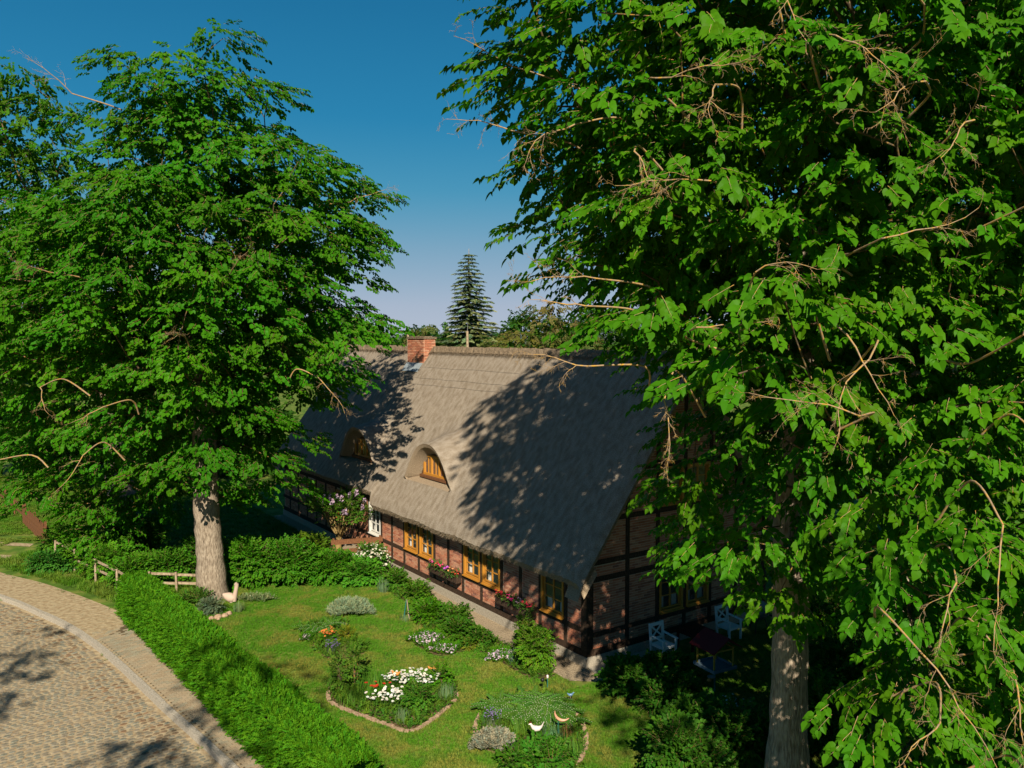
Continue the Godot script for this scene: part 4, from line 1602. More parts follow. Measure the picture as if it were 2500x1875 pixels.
func garden() -> void:
	bed("bed_heart", [[-4.95, -21.9], [-4.75, -21.2], [-4.1, -20.6], [-3.2, -20.0], [-2.5, -19.6], [-2.0, -20.2], [-1.7, -20.8], [-1.5, -21.6], [-1.75, -22.2], [-2.4, -22.6], [-3.2, -22.4], [-3.9, -22.3], [-4.6, -22.4]])
	bed("bed_round", [[-0.75, -20.6], [-0.85, -19.6], [-0.8, -18.9], [-0.2, -18.2], [0.3, -17.0], [1.2, -17.3], [1.6, -18.4], [1.75, -19.4], [1.6, -20.6], [1.0, -21.6], [0.3, -21.5], [-0.3, -21.3]])
	bed("bed_back", [[-7.0, -26.6], [-6.3, -25.3], [-5.5, -24.1], [-4.6, -24.2], [-4.5, -24.9], [-5.2, -26.0], [-5.6, -27.2], [-6.4, -27.3]])
	bed("bed_wall", [[-5.0, -31.4], [-3.9, -29.4], [-3.2, -28.9], [-2.9, -26.6], [-3.1, -25.4], [-2.2, -24.3], [-1.2, -24.7], [-0.4, -23.9], [0.5, -22.7], [1.2, -22.8], [0.9, -23.6], [-0.6, -25.6], [-1.6, -27.4], [-2.9, -29.6], [-4.4, -31.4]])
	edging("pinkish stone edging curving round the heart shaped flower bed", [[-4.95, -22.0], [-4.78, -21.2], [-4.1, -20.58], [-3.2, -19.98], [-2.5, -19.55], [-1.97, -20.2], [-1.68, -20.8], [-1.48, -21.5], [-1.6, -22.0]])
	edging("curved stone edging beside the bed with the white hen", [[1.62, -20.5], [1.78, -19.5], [1.65, -18.5], [1.3, -17.6], [0.95, -16.8]])
	edging("short stone edging behind the grey leaved plant", [[-0.78, -20.5], [-0.9, -19.8], [-0.88, -19.3]])
	var green := Color(0.08, 0.253, 0.0084)
	for k in beds.size():   # low green cover between the plants
		var root := Node3D.new()
		root.name = numbered("ground_cover")
		add_child(root)
		tag(root, ["low green cover filling the heart shaped bed", "low green cover filling the round bed with the hen", "low green cover in the back bed by the silvery cushion", "low green cover in the bed along the house wall"][k], "ground cover", "", "stuff")
		var xf := []
		var cc := PackedColorArray()
		var box := Rect2(beds[k][0], Vector2.ZERO)
		for p in beds[k]: box = box.expand(p)
		for i in int(box.get_area() * 260.0):
			var x := rf(box.position.x, box.end.x)
			var z := rf(box.position.y, box.end.y)
			if not inside(beds[k], x, z): continue
			xf.append(looking(Vector3(x, rf(0.01, 0.09), z), v3(1.0) + Vector3(0, 0.5, 0), Vector3.UP + v3(0.5), rf(0.8, 1.6)))
			cc.append(tint(Color(0.1, 0.22, 0.02), 0.3, 0.12))
		pick(xf, cc, SP.small, "leaves", root)
	# back bed
	var r := mat_plant("cushion_plant", "silvery grey green cushion plant on the open lawn", Vector3(-5.6, 0, -28.1), Vector3(0.82, 0.45, 0.74), 3600, 0, Color(0.36, 0.45, 0.27), Color.WHITE, 0.02, "", SP.tiny)
	frond_plant("solomons_seal", "arching fronds in front of the silvery cushion plant", Vector3(-6.1, 0, -26.4), 0.5, 0.45, 70, 0.55, Color(0.075, 0.213, 0.021))
	mat_plant("phlox_cushion", "small pale pink flower cushion at the tip of the back bed", Vector3(-6.45, 0, -25.5), Vector3(0.22, 0.2, 0.2), 90, 90, green, Color(0.6, 0.45, 0.55))
	r = shrub("orange_azalea", "low plant with orange flowers in the back bed", Vector3(-5.72, 0, -25.3), Vector3(0.25, 0.2, 0.22), 90, green, SP.small)
	stem_flowers(r, 34, 0.2, 0.18, 0.4, flower_mesh(5, 0.035, 0.4, Color(0.6, 0.3, 0.05), M.petal), Color(0.65, 0.2, 0.05))
	r = shrub("yellow_spurge", "yellow green spurge beside the orange flowers", Vector3(-5.15, 0, -25.4), Vector3(0.28, 0.25, 0.25), 160, Color(0.22, 0.26, 0.02), SP.small)
	r = blade_clump("lavender", "purple lavender tuft at the front of the back bed", Vector3(-5.4, 0, -24.4), 70, 0.2, 0.36, 0.012, Color(0.12, 0.15, 0.1))
	stem_flowers(r, 60, 0.22, 0.2, 0.38, flower_mesh(6, 0.02, 0.9, Color(0.15, 0.1, 0.25), M.petal), Color(0.17, 0.12, 0.3))
	shrub("herb_bush", "mixed green herbs at the right end of the back bed", Vector3(-4.8, 0, -24.7), Vector3(0.36, 0.2, 0.32), 220, Color(0.1, 0.218, 0.018), SP.small)
	blade_clump("grass_clump", "thin reddish stalks between lavender and spurge", Vector3(-5.0, 0, -24.2), 60, 0.2, 0.42, 0.01, Color(0.2, 0.2, 0.06))
	# heart bed
	for k in 2:
		var at: Vector3 = [Vector3(-4.68, 0, -21.75), Vector3(-4.3, 0, -22.1)][k]
		var st := shrub("standard_rose", ["small standard rose at the left corner of the heart bed", "standard rose just behind the corner rose of the heart bed"][k], at, Vector3(0.22, 0.62, 0.22), 120, Color(0.09, 0.218, 0.018), SP.oval, "standard roses in the heart bed", 0.8, 3, 4)
		var sb := MB.new()
		sb.tube([Vector3.ZERO, Vector3(0.02, 0.5, 0)], [0.02, 0.014], 6)
		part("stem", sb.mesh(M.branch), st)
	r = blade_clump("daylily", "mass of green sword leaves at the back of the heart bed", Vector3(-3.7, 0, -21.9), 260, 0.55, 0.5, 0.022, Color(0.08, 0.218, 0.018))
	blade_clump("daylily", "green sword leaves along the left edge of the heart bed", Vector3(-4.2, 0, -21.05), 120, 0.34, 0.4, 0.02, Color(0.11, 0.253, 0.024))
	var daisy := flower_mesh(9, 0.042, 0.25, Color(0.75, 0.62, 0.2), M.petal)
	r = shrub("white_anemones", "large patch of white flowers at the back of the heart bed", Vector3(-2.75, 0, -21.9), Vector3(0.6, 0.18, 0.35), 260, Color(0.1, 0.23, 0.024), SP.small)
	stem_flowers(r, 120, 0.75, 0.42, 0.42, daisy, Color(0.78, 0.77, 0.72))
	r = shrub("white_anemones", "smaller drift of white flowers at the front of the heart bed", Vector3(-3.1, 0, -20.9), Vector3(0.45, 0.16, 0.28), 200, Color(0.1, 0.23, 0.024), SP.small)
	stem_flowers(r, 70, 0.6, 0.34, 0.36, daisy, Color(0.78, 0.77, 0.72))
	shrub("leafy_perennial", "leafy green lupin in the middle of the heart bed", Vector3(-2.42, 0, -20.6), Vector3(0.3, 0.36, 0.28), 260, Color(0.075, 0.23, 0.018), SP.oval)
	blade_clump("iris_clump", "grey green iris leaves at the right edge of the heart bed", Vector3(-1.75, 0, -21.45), 90, 0.26, 0.42, 0.028, Color(0.13, 0.22, 0.09))
	blade_clump("iris_clump", "grey green iris leaves at the front tip of the heart bed", Vector3(-2.75, 0, -20.1), 70, 0.22, 0.36, 0.026, Color(0.13, 0.22, 0.09))
	shrub("rose_bush", "small bush with orange buds at the right of the heart bed", Vector3(-1.95, 0, -22.1), Vector3(0.24, 0.3, 0.22), 130, green, SP.oval)
	blade_clump("grass_clump", "sparse green shoots filling the heart bed", Vector3(-2.2, 0, -21.0), 150, 0.5, 0.26, 0.014, Color(0.1, 0.23, 0.018))
	r = shrub("red_poppies", "few red poppies among the sword leaves", Vector3(-3.45, 0, -21.35), Vector3(0.3, 0.14, 0.2), 80, green, SP.small)
	stem_flowers(r, 8, 0.4, 0.25, 0.4, flower_mesh(5, 0.05, 0.5, Color(0.05, 0.02, 0.02), M.petal), Color(0.5, 0.05, 0.02))
	# bed along the wall
	shrub("peony_bush", "green peony at the upper end of the wall bed", Vector3(-4.37, 0, -30.88), Vector3(0.36, 0.28, 0.31), 260, Color(0.085, 0.23, 0.015), SP.bush)
	blade_clump("iris_clump", "grey green iris beside the upper peony", Vector3(-4.8, 0, -30.6), 90, 0.3, 0.5, 0.026, Color(0.14, 0.24, 0.12))
	blade_clump("red_grass", "reddish brown grass tuft below the upper peony", Vector3(-3.75, 0, -29.9), 90, 0.28, 0.32, 0.016, Color(0.2, 0.08, 0.04))
	shrub("peony_bush", "bright green peony halfway along the house wall", Vector3(-3.37, 0, -29.38), Vector3(0.37, 0.30, 0.31), 272, Color(0.095, 0.241, 0.015), SP.bush)
	shrub("peony_bush", "wide green peony beside the little obelisk", Vector3(-2.82, 0, -27.38), Vector3(0.41, 0.28, 0.37), 297, green, SP.bush)
	shrub("peony_bush", "large green peony in front of the double window", Vector3(-1.97, 0, -26.78), Vector3(0.41, 0.32, 0.37), 322, Color(0.07, 0.207, 0.0132), SP.bush)
	shrub("peony_bush", "dark green peony behind the pink phlox", Vector3(-1.72, 0, -25.68), Vector3(0.31, 0.25, 0.30), 223, Color(0.065, 0.196, 0.012), SP.bush)
	shrub("peony_bush", "low green peony between the two drifts of phlox", Vector3(-1.02, 0, -24.98), Vector3(0.31, 0.20, 0.27), 204, Color(0.07, 0.207, 0.015), SP.bush)
	mat_plant("phlox_cushion", "broad drift of pale pink phlox in the wall bed", Vector3(-2.65, 0, -25.4), Vector3(0.68, 0.26, 0.55), 420, 620, green, Color(0.78, 0.62, 0.74))
	mat_plant("phlox_cushion", "pale pink phlox spilling onto the lawn below the broad drift", Vector3(-2.05, 0, -24.65), Vector3(0.55, 0.2, 0.38), 280, 420, green, Color(0.78, 0.62, 0.74))
	mat_plant("phlox_cushion", "pale pink phlox beside the climbing rose", Vector3(-0.25, 0, -24.05), Vector3(0.55, 0.22, 0.45), 280, 480, green, Color(0.76, 0.6, 0.72))
	blade_clump("iris_clump", "yellowish iris leaves above the pink drift", Vector3(-2.95, 0, -26.0), 40, 0.14, 0.42, 0.02, Color(0.3, 0.27, 0.06))
	blade_clump("iris_clump", "blue green iris leaves beside the climbing rose", Vector3(0.1, 0, -23.75), 60, 0.2, 0.5, 0.024, Color(0.13, 0.22, 0.13))
	shrub("yellow_spurge", "yellow green spurge at the edge of the wall bed", Vector3(-1.3, 0, -24.75), Vector3(0.24, 0.18, 0.2), 110, Color(0.2, 0.25, 0.025), SP.small)
	shrub("climbing_rose", "tall bright green climbing rose against the front wall", Vector3(0.62, 0, -23.35), Vector3(0.5, 0.62, 0.42), 640, Color(0.1, 0.253, 0.012), SP.oval, "", 1.0, 6, 9)
	shrub("climbing_rose", "upper shoots of rose reaching towards the flower box", Vector3(0.35, 0.0, -23.9), Vector3(0.28, 0.78, 0.26), 220, Color(0.13, 0.24, 0.02), SP.oval, "", 1.0, 4, 5)
	# round bed
	frond_plant("solomons_seal", "big patch of arching fronds with pale bells in the round bed", Vector3(0.35, 0, -20.6), 0.9, 0.6, 190, 0.6, Color(0.09, 0.23, 0.03))
	frond_plant("solomons_seal", "arching fronds at the right side of the round bed", Vector3(1.15, 0, -20.2), 0.5, 0.6, 90, 0.55, Color(0.085, 0.218, 0.024))
	mat_plant("curry_plant", "pale silvery dry leaved plant at the left of the round bed", Vector3(-0.42, 0, -18.75), Vector3(0.5, 0.34, 0.42), 900, 0, Color(0.36, 0.36, 0.27), Color.WHITE, 0.02, "", SP.small)
	r = blade_clump("lavender", "purple lavender behind the silvery plant", Vector3(-0.5, 0, -19.7), 90, 0.24, 0.38, 0.012, Color(0.14, 0.17, 0.1))
	stem_flowers(r, 50, 0.22, 0.22, 0.4, flower_mesh(6, 0.022, 0.9, Color(0.2, 0.15, 0.3), M.petal), Color(0.22, 0.17, 0.36))
	blade_clump("grass_clump", "fine green grass in the middle of the round bed", Vector3(0.1, 0, -19.6), 260, 0.5, 0.42, 0.014, Color(0.12, 0.253, 0.024))
	blade_clump("iris_clump", "iris leaves below the crescent ornament", Vector3(0.95, 0, -19.1), 90, 0.26, 0.42, 0.026, Color(0.11, 0.24, 0.09))
	blade_clump("red_grass", "reddish stalks right of the crescent ornament", Vector3(1.3, 0, -19.2), 60, 0.2, 0.42, 0.012, Color(0.22, 0.14, 0.05))
	shrub("leafy_perennial", "broad leaved green plants at the front of the round bed", Vector3(0.8, 0, -18.0), Vector3(0.5, 0.17, 0.45), 220, Color(0.075, 0.253, 0.018), SP.bush)
	shrub("leafy_perennial", "green leaves hiding the foot of the white hen", Vector3(0.25, 0, -17.8), Vector3(0.4, 0.15, 0.35), 140, Color(0.07, 0.218, 0.015), SP.bush)
	blade_clump("daylily", "green daylily leaves inside the curved stone edging", Vector3(1.4, 0, -18.6), 120, 0.3, 0.38, 0.018, Color(0.1, 0.253, 0.03))
	# under the big tree
	shrub("sage_cushion", "grey green sage cushion at the foot of the big tree", Vector3(-10.45, 0, -28.1), Vector3(0.45, 0.3, 0.34), 420, Color(0.15, 0.21, 0.12), SP.tiny, "", 1.6, 0)
	shrub("herb_bush", "dark leafy plants between hedge and tree trunk", Vector3(-11.3, 0, -28.9), Vector3(0.55, 0.25, 0.35), 260, Color(0.075, 0.196, 0.018), SP.oval)
	blade_clump("iris_clump", "grey green iris tuft beside the small stones", Vector3(-9.5, 0, -28.3), 60, 0.18, 0.4, 0.03, Color(0.17, 0.26, 0.1))
	mat_plant("variegated_plants", "pale variegated ground cover along the shrubs", Vector3(-9.2, 0, -29.4), Vector3(0.75, 0.22, 0.22), 260, 60, Color(0.24, 0.32, 0.14), Color(0.55, 0.55, 0.35))
	for k in 5:
		var at: Vector3 = [Vector3(-10.0, 0, -27.6), Vector3(-9.82, 0, -27.75), Vector3(-10.18, 0, -27.5), Vector3(-9.72, 0, -27.95), Vector3(-9.9, 0, -27.45)][k]
		var o := thing("field_stone", ["largest reddish stone at the foot of the sage", "rounded stone leaning on the largest reddish stone", "small stone nearest the hedge below the sage", "stone half under the sage cushion", "smallest pebble in front of the stones"][k], "stone", at, "stones below the sage cushion")
		var b := MB.new()
		var s := [0.14, 0.12, 0.1, 0.12, 0.07][k] as float
		var pr := [[0.0, -0.02], [s * 0.9, 0.0], [s, s * 0.35], [s * 0.75, s * 0.8], [s * 0.3, s * 1.02], [0.0, s * 1.05]]
		b.lathe(Vector3.ZERO, pr, 9)
		for i in b.v.size(): b.v[i] += Vector3(sin(b.v[i].y * 21.0 + k) * 0.02, sin(b.v[i].x * 25.0) * 0.012, cos(b.v[i].x * 19.0 + k) * 0.02)
		part("rock", b.mesh(M.stone), o)
	# shrubs behind the lawn
	shrub("garden_shrub", "tall round shrub right of the big tree trunk", Vector3(-10.0, 0, -31.3), Vector3(1.0, 0.95, 0.9), 1700, Color(0.088, 0.295, 0.012), SP.bush, "shrubs behind the lawn", 1.0, 6, 9)
	shrub("garden_shrub", "broad shrub in the middle of the row behind the lawn", Vector3(-8.5, 0, -31.5), Vector3(1.1, 0.82, 0.85), 1700, Color(0.0825, 0.28, 0.0132), SP.bush, "shrubs behind the lawn", 1.0, 6, 9)
	shrub("garden_shrub", "dense shrub in front of the lilac", Vector3(-7.2, 0, -31.8), Vector3(0.95, 0.56, 0.75), 1300, Color(0.077, 0.28, 0.012), SP.bush, "shrubs behind the lawn", 1.0, 6, 8)
	shrub("garden_shrub", "low feathery bush below the white flowering shrub", Vector3(-5.9, 0, -31.6), Vector3(0.95, 0.42, 0.55), 900, Color(0.0825, 0.301, 0.018), SP.oval, "shrubs behind the lawn", 1.3, 4, 7)
	shrub("garden_shrub", "ochre tinged bush below the lilac", Vector3(-8.4, 0, -33.6), Vector3(0.8, 0.72, 0.6), 800, Color(0.143, 0.273, 0.018), SP.bush, "shrubs behind the lawn", 1.0, 5, 7)
	shrub("garden_shrub", "dark shrub behind the big tree trunk", Vector3(-12.6, 0, -34.0), Vector3(1.1, 0.7, 0.9), 800, Color(0.066, 0.23, 0.012), SP.bush, "shrubs behind the lawn", 1.0, 4, 6)
	r = shrub("white_flowering_shrub", "shrub covered in small white flowers by the wooden rail", Vector3(-5.6, 0, -32.6), Vector3(0.68, 0.72, 0.55), 560, Color(0.085, 0.23, 0.024), SP.oval, "", 1.2, 5, 6)
	var sp := []
	for i in 260:
		var q := v3(1.0).normalized()
		q.y = absf(q.y) * 0.9 + 0.1
		sp.append([Vector3(q.x * 0.8, 0.5 + q.y * 0.75, q.z * 0.65 + 0.1) * rf(0.85, 1.08), q])
	blooms(r, "flowers", flower_mesh(5, 0.035, 0.2, Color(0.6, 0.55, 0.3), M.petal), sp, Color(0.72, 0.7, 0.58), 1.3)
	# lilac
	r = thing("lilac", "lilac with pale pink flower heads and bare yellowish stems", "shrub", Vector3(-7.5, 0, -35.2))
	var st := MB.new()
	var xf := []
	var cc := PackedColorArray()
	sp = []
	st.tube([Vector3(0, -0.05, 0), Vector3(0.02, 0.55, 0), Vector3(0.05, 0.95, 0.02)], [0.17, 0.14, 0.13], 9)
	for i in 12:
		var an := TAU * i / 12 + rf(-0.2, 0.2)
		var o := Vector3(cos(an), 0, sin(an))
		var top := Vector3(0, rf(1.9, 2.6), 0) + o * rf(0.5, 1.15)
		var mid := Vector3(0.05, 0.95, 0).lerp(top, 0.5) + v3(0.15)
		st.tube([Vector3(0.05, 0.9, 0.02), mid, top], [0.06, 0.04, 0.015], 6)
		for k in 46:
			var q := top + ball() * Vector3(0.55, 0.4, 0.55)
			xf.append(looking(q, (q - mid) + v3(0.5), Vector3.UP + v3(0.4), rf(0.8, 1.2)))
			cc.append(tint(Color(0.09, 0.23, 0.018), 0.2, 0.08))
		for k in 2:
			var c := top + Vector3(rf(-0.4, 0.4), rf(0.15, 0.42), rf(-0.2, 0.5))
			for j in 34:
				var h := rng.randf()
				var q := v3(1.0).normalized() * 0.09 * (1.1 - 0.7 * h)
				sp.append([c + Vector3(q.x, h * 0.24 - 0.08, q.z), q + Vector3(0, 0.3, 0)])
	part("stems", st.mesh(M.lilac_bark), r)
	pick(xf, cc, SP.bush, "foliage", r)
	blooms(r, "flowers", flower_mesh(4, 0.03, 0.3, Color(0.6, 0.5, 0.6), M.petal), sp, Color(0.62, 0.46, 0.62), 1.1)

func ornament(called: String, label: String, category: String, at: Vector3, high: float, pole: Material, thin := 0.01) -> Node3D:
	var o := thing(called, label, category, at)
	var b := MB.new()
	b.tube([Vector3(0, -0.05, 0), Vector3(0, high, 0)], [thin, thin], 6, true)
	part("stake", b.mesh(pole), o)
	return o

func bird_shape(l: float) -> MB:
	# a plump bird along +X: body swept from tail to head
	var b := MB.new()
	var pts := [Vector3(-0.5, 0.3, 0), Vector3(-0.38, 0.16, 0), Vector3(-0.2, 0.02, 0), Vector3(0.05, 0.0, 0), Vector3(0.26, 0.1, 0), Vector3(0.38, 0.26, 0), Vector3(0.44, 0.36, 0), Vector3(0.5, 0.35, 0), Vector3(0.62, 0.32, 0)]
	var rads := [0.04, 0.1, 0.19, 0.23, 0.17, 0.1, 0.095, 0.07, 0.005]
	for i in pts.size():
		pts[i] *= l
		rads[i] *= l
	b.tube(pts, rads, 10)
	return b

func figures() -> void:
	var o := ornament("garden_hen", "white ceramic hen on a green stake in the round bed", "ornament", Vector3(0.56, 0, -18.5), 0.54, M.green_metal)
	var b := bird_shape(0.3)
	for i in b.v.size(): b.v[i] = b.v[i] * Vector3(-1, 1, -1) + Vector3(0, 0.59, 0)
	for i in b.n.size(): b.n[i] *= Vector3(-1, 1, -1)
	part("body", b.mesh(M.white_glaze), o)
	b = MB.new()
	b.box(Vector3(-0.14, 0.73, 0), Vector3(0.025, 0.005, 0), Vector3(0, 0.018, 0), Vector3(0, 0, 0.006))
	part("comb", b.mesh(M.red_paint), o)
	b = MB.new()
	for k in 3: b.tube([Vector3(0.1, 0.62, (k - 1) * 0.02), Vector3(0.17, 0.72 + 0.02 * k, (k - 1) * 0.03)], [0.02, 0.008], 5)
	part("tail", b.mesh(M.white_glaze), o)
	o = ornament("crescent_ornament", "pinkish crescent shaped ornament on a green stake", "ornament", Vector3(1.09, 0, -19.05), 0.52, M.green_metal)
	b = MB.new()
	var pts := []
	var rr := []
	for i in 9:
		var a := PI * 0.95 + i * 0.16 * PI * 0.62
		pts.append(Vector3(cos(a) * 0.2 + 0.12, 0.72 + sin(a) * 0.2, 0))
		rr.append(0.035 * sin(PI * (i + 0.3) / 8.6) + 0.003)
	b.tube(pts, rr, 7)
	part("crescent", b.mesh(M.pink_glaze), o)
	o = ornament("garden_ball", "small black ball on a thin stake behind the fronds", "ornament", Vector3(0.82, 0, -21.7), 0.34, M.black_metal, 0.007)
	b = MB.new()
	var pr := []
	for i in 9: pr.append([0.055 * sin(PI * i / 8), 0.37 - 0.055 * cos(PI * i / 8)])
	b.lathe(Vector3.ZERO, pr, 10)
	part("ball", b.mesh(M.black_metal), o)
	o = ornament("blue_bird_ornament", "little blue bird on a wooden stick beside the round bed", "ornament", Vector3(1.52, 0, -21.0), 0.24, M.grey_wood)
	b = bird_shape(0.17)
	for i in b.v.size(): b.v[i] += Vector3(0, 0.27, 0)
	part("body", b.mesh(M.blue_glaze), o)
	o = ornament("garden_light", "slim teal stake with a pale cap near the climbing rose", "ornament", Vector3(0.97, 0, -22.1), 0.26, M.green_metal, 0.014)
	b = MB.new()
	b.lathe(Vector3(0, 0.26, 0), [[0.0, 0.0], [0.03, 0.0], [0.035, 0.05], [0.02, 0.08], [0.0, 0.085]], 8)
	part("cap", b.mesh(M.white_glaze), o)
	var birds := [["orange glazed bird on a stake at the right of the white flowers", Vector3(-2.15, 0, -22.2), 0.4, 0.3, 1.0], ["yellow orange glazed bird at the left of the white flowers", Vector3(-3.15, 0, -22.0), 0.36, 0.24, -1.0]]
	for q in birds:
		o = ornament("garden_bird", q[0], "ornament", q[1], q[2], M.green_metal)
		b = bird_shape(q[3])
		for i in b.v.size():
			b.v[i] = b.v[i] * Vector3(q[4], 1, q[4]) + Vector3(0, q[2] + 0.05, 0)
			b.n[i] *= Vector3(q[4], 1, q[4])
		part("body", b.mesh(M.orange_glaze), o)
	# wire hoop
	o = thing("garden_hoop", "yellow brown square hoop support at the front of the round bed", "plant support", Vector3(0.42, 0, -17.95))
	b = MB.new()
	b.tube([Vector3(-0.13, 0, 0), Vector3(-0.13, 0.3, 0), Vector3(0.13, 0.26, 0), Vector3(0.13, 0, 0)], [0.01, 0.01, 0.01, 0.01], 5)
	part("hoop", b.mesh(M.orange_glaze), o)
	# obelisk
	o = thing("garden_obelisk", "small blue green wooden obelisk on the lawn edge", "plant support", Vector3(-3.57, 0, -27.6))
	for k in 4:
		b = MB.new()
		var a := TAU * (k + 0.5) / 4
		b.tube([Vector3(cos(a) * 0.13, 0, sin(a) * 0.13), Vector3(cos(a) * 0.012, 0.64, sin(a) * 0.012)], [0.022, 0.018], 4)
		part("slat", b.mesh(M.green_metal if k % 2 else M.grey_wood), o)
	blade_clump("iris_clump", "grey green leaves round the little obelisk", Vector3(-3.6, 0, -27.4), 60, 0.2, 0.22, 0.02, Color(0.15, 0.25, 0.1))
	# carved goose by the tree
	o = thing("wooden_goose", "pale carved wooden goose with raised neck beside the big trunk", "ornament", Vector3(-10.05, 0, -29.3))
	b = MB.new()
	b.tube([Vector3(-0.36, 0.3, 0), Vector3(-0.3, 0.27, 0), Vector3(-0.2, 0.22, 0), Vector3(-0.08, 0.17, 0), Vector3(0.03, 0.16, 0.02), Vector3(0.1, 0.2, 0.02)], [0.02, 0.08, 0.15, 0.17, 0.14, 0.07], 12, true)
	b.tube([Vector3(-0.05, 0.1, 0.05), Vector3(-0.04, -0.02, 0.05)], [0.05, 0.06], 6)
	part("body", b.mesh(M.pale_wood), o)
	b = MB.new()
	b.tube([Vector3(0.04, 0.06, 0.02), Vector3(0.09, 0.28, 0.02), Vector3(0.13, 0.46, 0.02), Vector3(0.15, 0.58, 0.02), Vector3(0.15, 0.66, 0.03), Vector3(0.12, 0.7, 0.05)], [0.1, 0.085, 0.07, 0.075, 0.085, 0.06], 10, true)
	part("neck", b.mesh(M.pale_wood), o)
	# chairs by the gable
	garden_chair("white wooden garden chair with crossed back nearest the house corner", Vector3(-0.75, 0, 2.35))
	garden_chair("white wooden garden chair with crossed back beside the grey grill", Vector3(-0.8, 0, 5.2))
	# low table between the chairs
	o = thing("garden_table", "low dark red wooden table between the white chairs", "table", hp(-0.75, 0, 3.7))
	o.transform = Transform3D(Basis(W, Vector3.UP, P), hp(-0.75, 0, 3.7))
	for k in 4:
		b = MB.new()
		b.box(Vector3(-0.27 + k * 0.18, 0.55, 0), Vector3(0.085, 0, 0), Vector3(0, 0.015, 0), Vector3(0, 0, 0.5))
		part("plank", b.mesh(M.red_wood), o)
	for k in 4:
		b = MB.new()
		b.box(Vector3(0.3 * (1 if k & 1 else -1), 0.265, 0.42 * (1 if k & 2 else -1)), Vector3(0.03, 0, 0), Vector3(0, 0.265, 0), Vector3(0, 0, 0.03))
		part("leg", b.mesh(M.red_wood), o)
	# grill
	o = thing("covered_grill", "grey rounded grill with a dark handle against the gable wall", "grill", hp(-0.9, 0, 6.5))
	b = MB.new()
	b.lathe(Vector3.ZERO, [[0.0, 0.42], [0.2, 0.44], [0.32, 0.55], [0.36, 0.7], [0.33, 0.84], [0.2, 0.97], [0.0, 1.0]], 16)
	part("kettle", b.mesh(M.grill_enamel), o)
	for k in 3:
		b = MB.new()
		var a := TAU * k / 3
		b.tube([Vector3(cos(a) * 0.2, 0.48, sin(a) * 0.2), Vector3(cos(a) * 0.34, 0, sin(a) * 0.34)], [0.016, 0.014], 5)
		part("leg", b.mesh(M.black_metal), o)
	b = MB.new()
	b.tube([Vector3(0.3, 0.6, 0.2), Vector3(0.42, 0.58, 0.26), Vector3(0.46, 0.56, 0.2)], [0.03, 0.035, 0.03], 6, true)
	part("handle", b.mesh(M.black_metal), o)
	# bird table
	o = ornament("bird_table", "bird feeding table with a red roof on yellow posts", "bird table", Vector3(5.15, 0, -20.56), 1.2, M.green_metal, 0.025)
	var bs := Basis(Vector3.UP, 0.5)
	b = MB.new()
	b.box(Vector3(0, 1.22, 0), bs.x * 0.36, Vector3(0, 0.012, 0), bs.z * 0.36)
	for k in [-1.0, 1.0]:
		b.box(Vector3(0, 1.25, 0) + bs.x * 0.37 * k, bs.x * 0.014, Vector3(0, 0.04, 0), bs.z * 0.384)
		b.box(Vector3(0, 1.25, 0) + bs.z * 0.37 * k, bs.x * 0.355, Vector3(0, 0.04, 0), bs.z * 0.014)
	part("tray", b.mesh(M.blue_paint), o)
	for k in 4:
		b = MB.new()
		var c := bs.x * 0.31 * (1 if k & 1 else -1) + bs.z * 0.31 * (1 if k & 2 else -1)
		b.box(c + Vector3(0, 1.47, 0), bs.x * 0.018, Vector3(0, 0.235, 0), bs.z * 0.018)
		part("post", b.mesh(M.yellow_paint), o)
	b = MB.new()
	for k in [-1.0, 1.0]:
		b.box(bs.z * 0.31 * k + Vector3(0, 1.72, 0), bs.x * 0.33, Vector3(0, 0.018, 0), bs.z * 0.018)
		b.box(bs.x * 0.31 * k + Vector3(0, 1.755, 0), bs.x * 0.018, Vector3(0, 0.018, 0), bs.z * 0.33)
	part("beam", b.mesh(M.yellow_paint), o)
	b = MB.new()
	b.box(bs.x * -0.2 + Vector3(0, 1.9, 0), bs.x * 0.26 + Vector3(0, 0.16, 0), Vector3(0, 0.012, 0) - bs.x * 0.008, bs.z * 0.46)
	part("roof", b.mesh(M.red_paint), o)
	b = MB.new()
	b.box(bs.x * 0.26 + Vector3(0, 1.9, 0), bs.x * 0.22 + Vector3(0, -0.14, 0), Vector3(0, 0.012, 0) + bs.x * 0.008, bs.z * 0.46)
	part("roof", b.mesh(M.red_paint), o)
	b = MB.new()
	b.lathe(Vector3(-0.1, 0.92, 0.05), [[0.02, 0.0], [0.1, 0.03], [0.11, 0.045], [0.09, 0.04], [0.0, 0.02]], 12)
	part("dish", b.mesh(M.zinc), o)
	b = MB.new()
	b.lathe(Vector3(-0.16, 0.84, 0.08), [[0.0, 0.0], [0.055, 0.02], [0.06, 0.05], [0.03, 0.075], [0.0, 0.08]], 10)
	part("pot", b.mesh(M.orange_glaze), o)

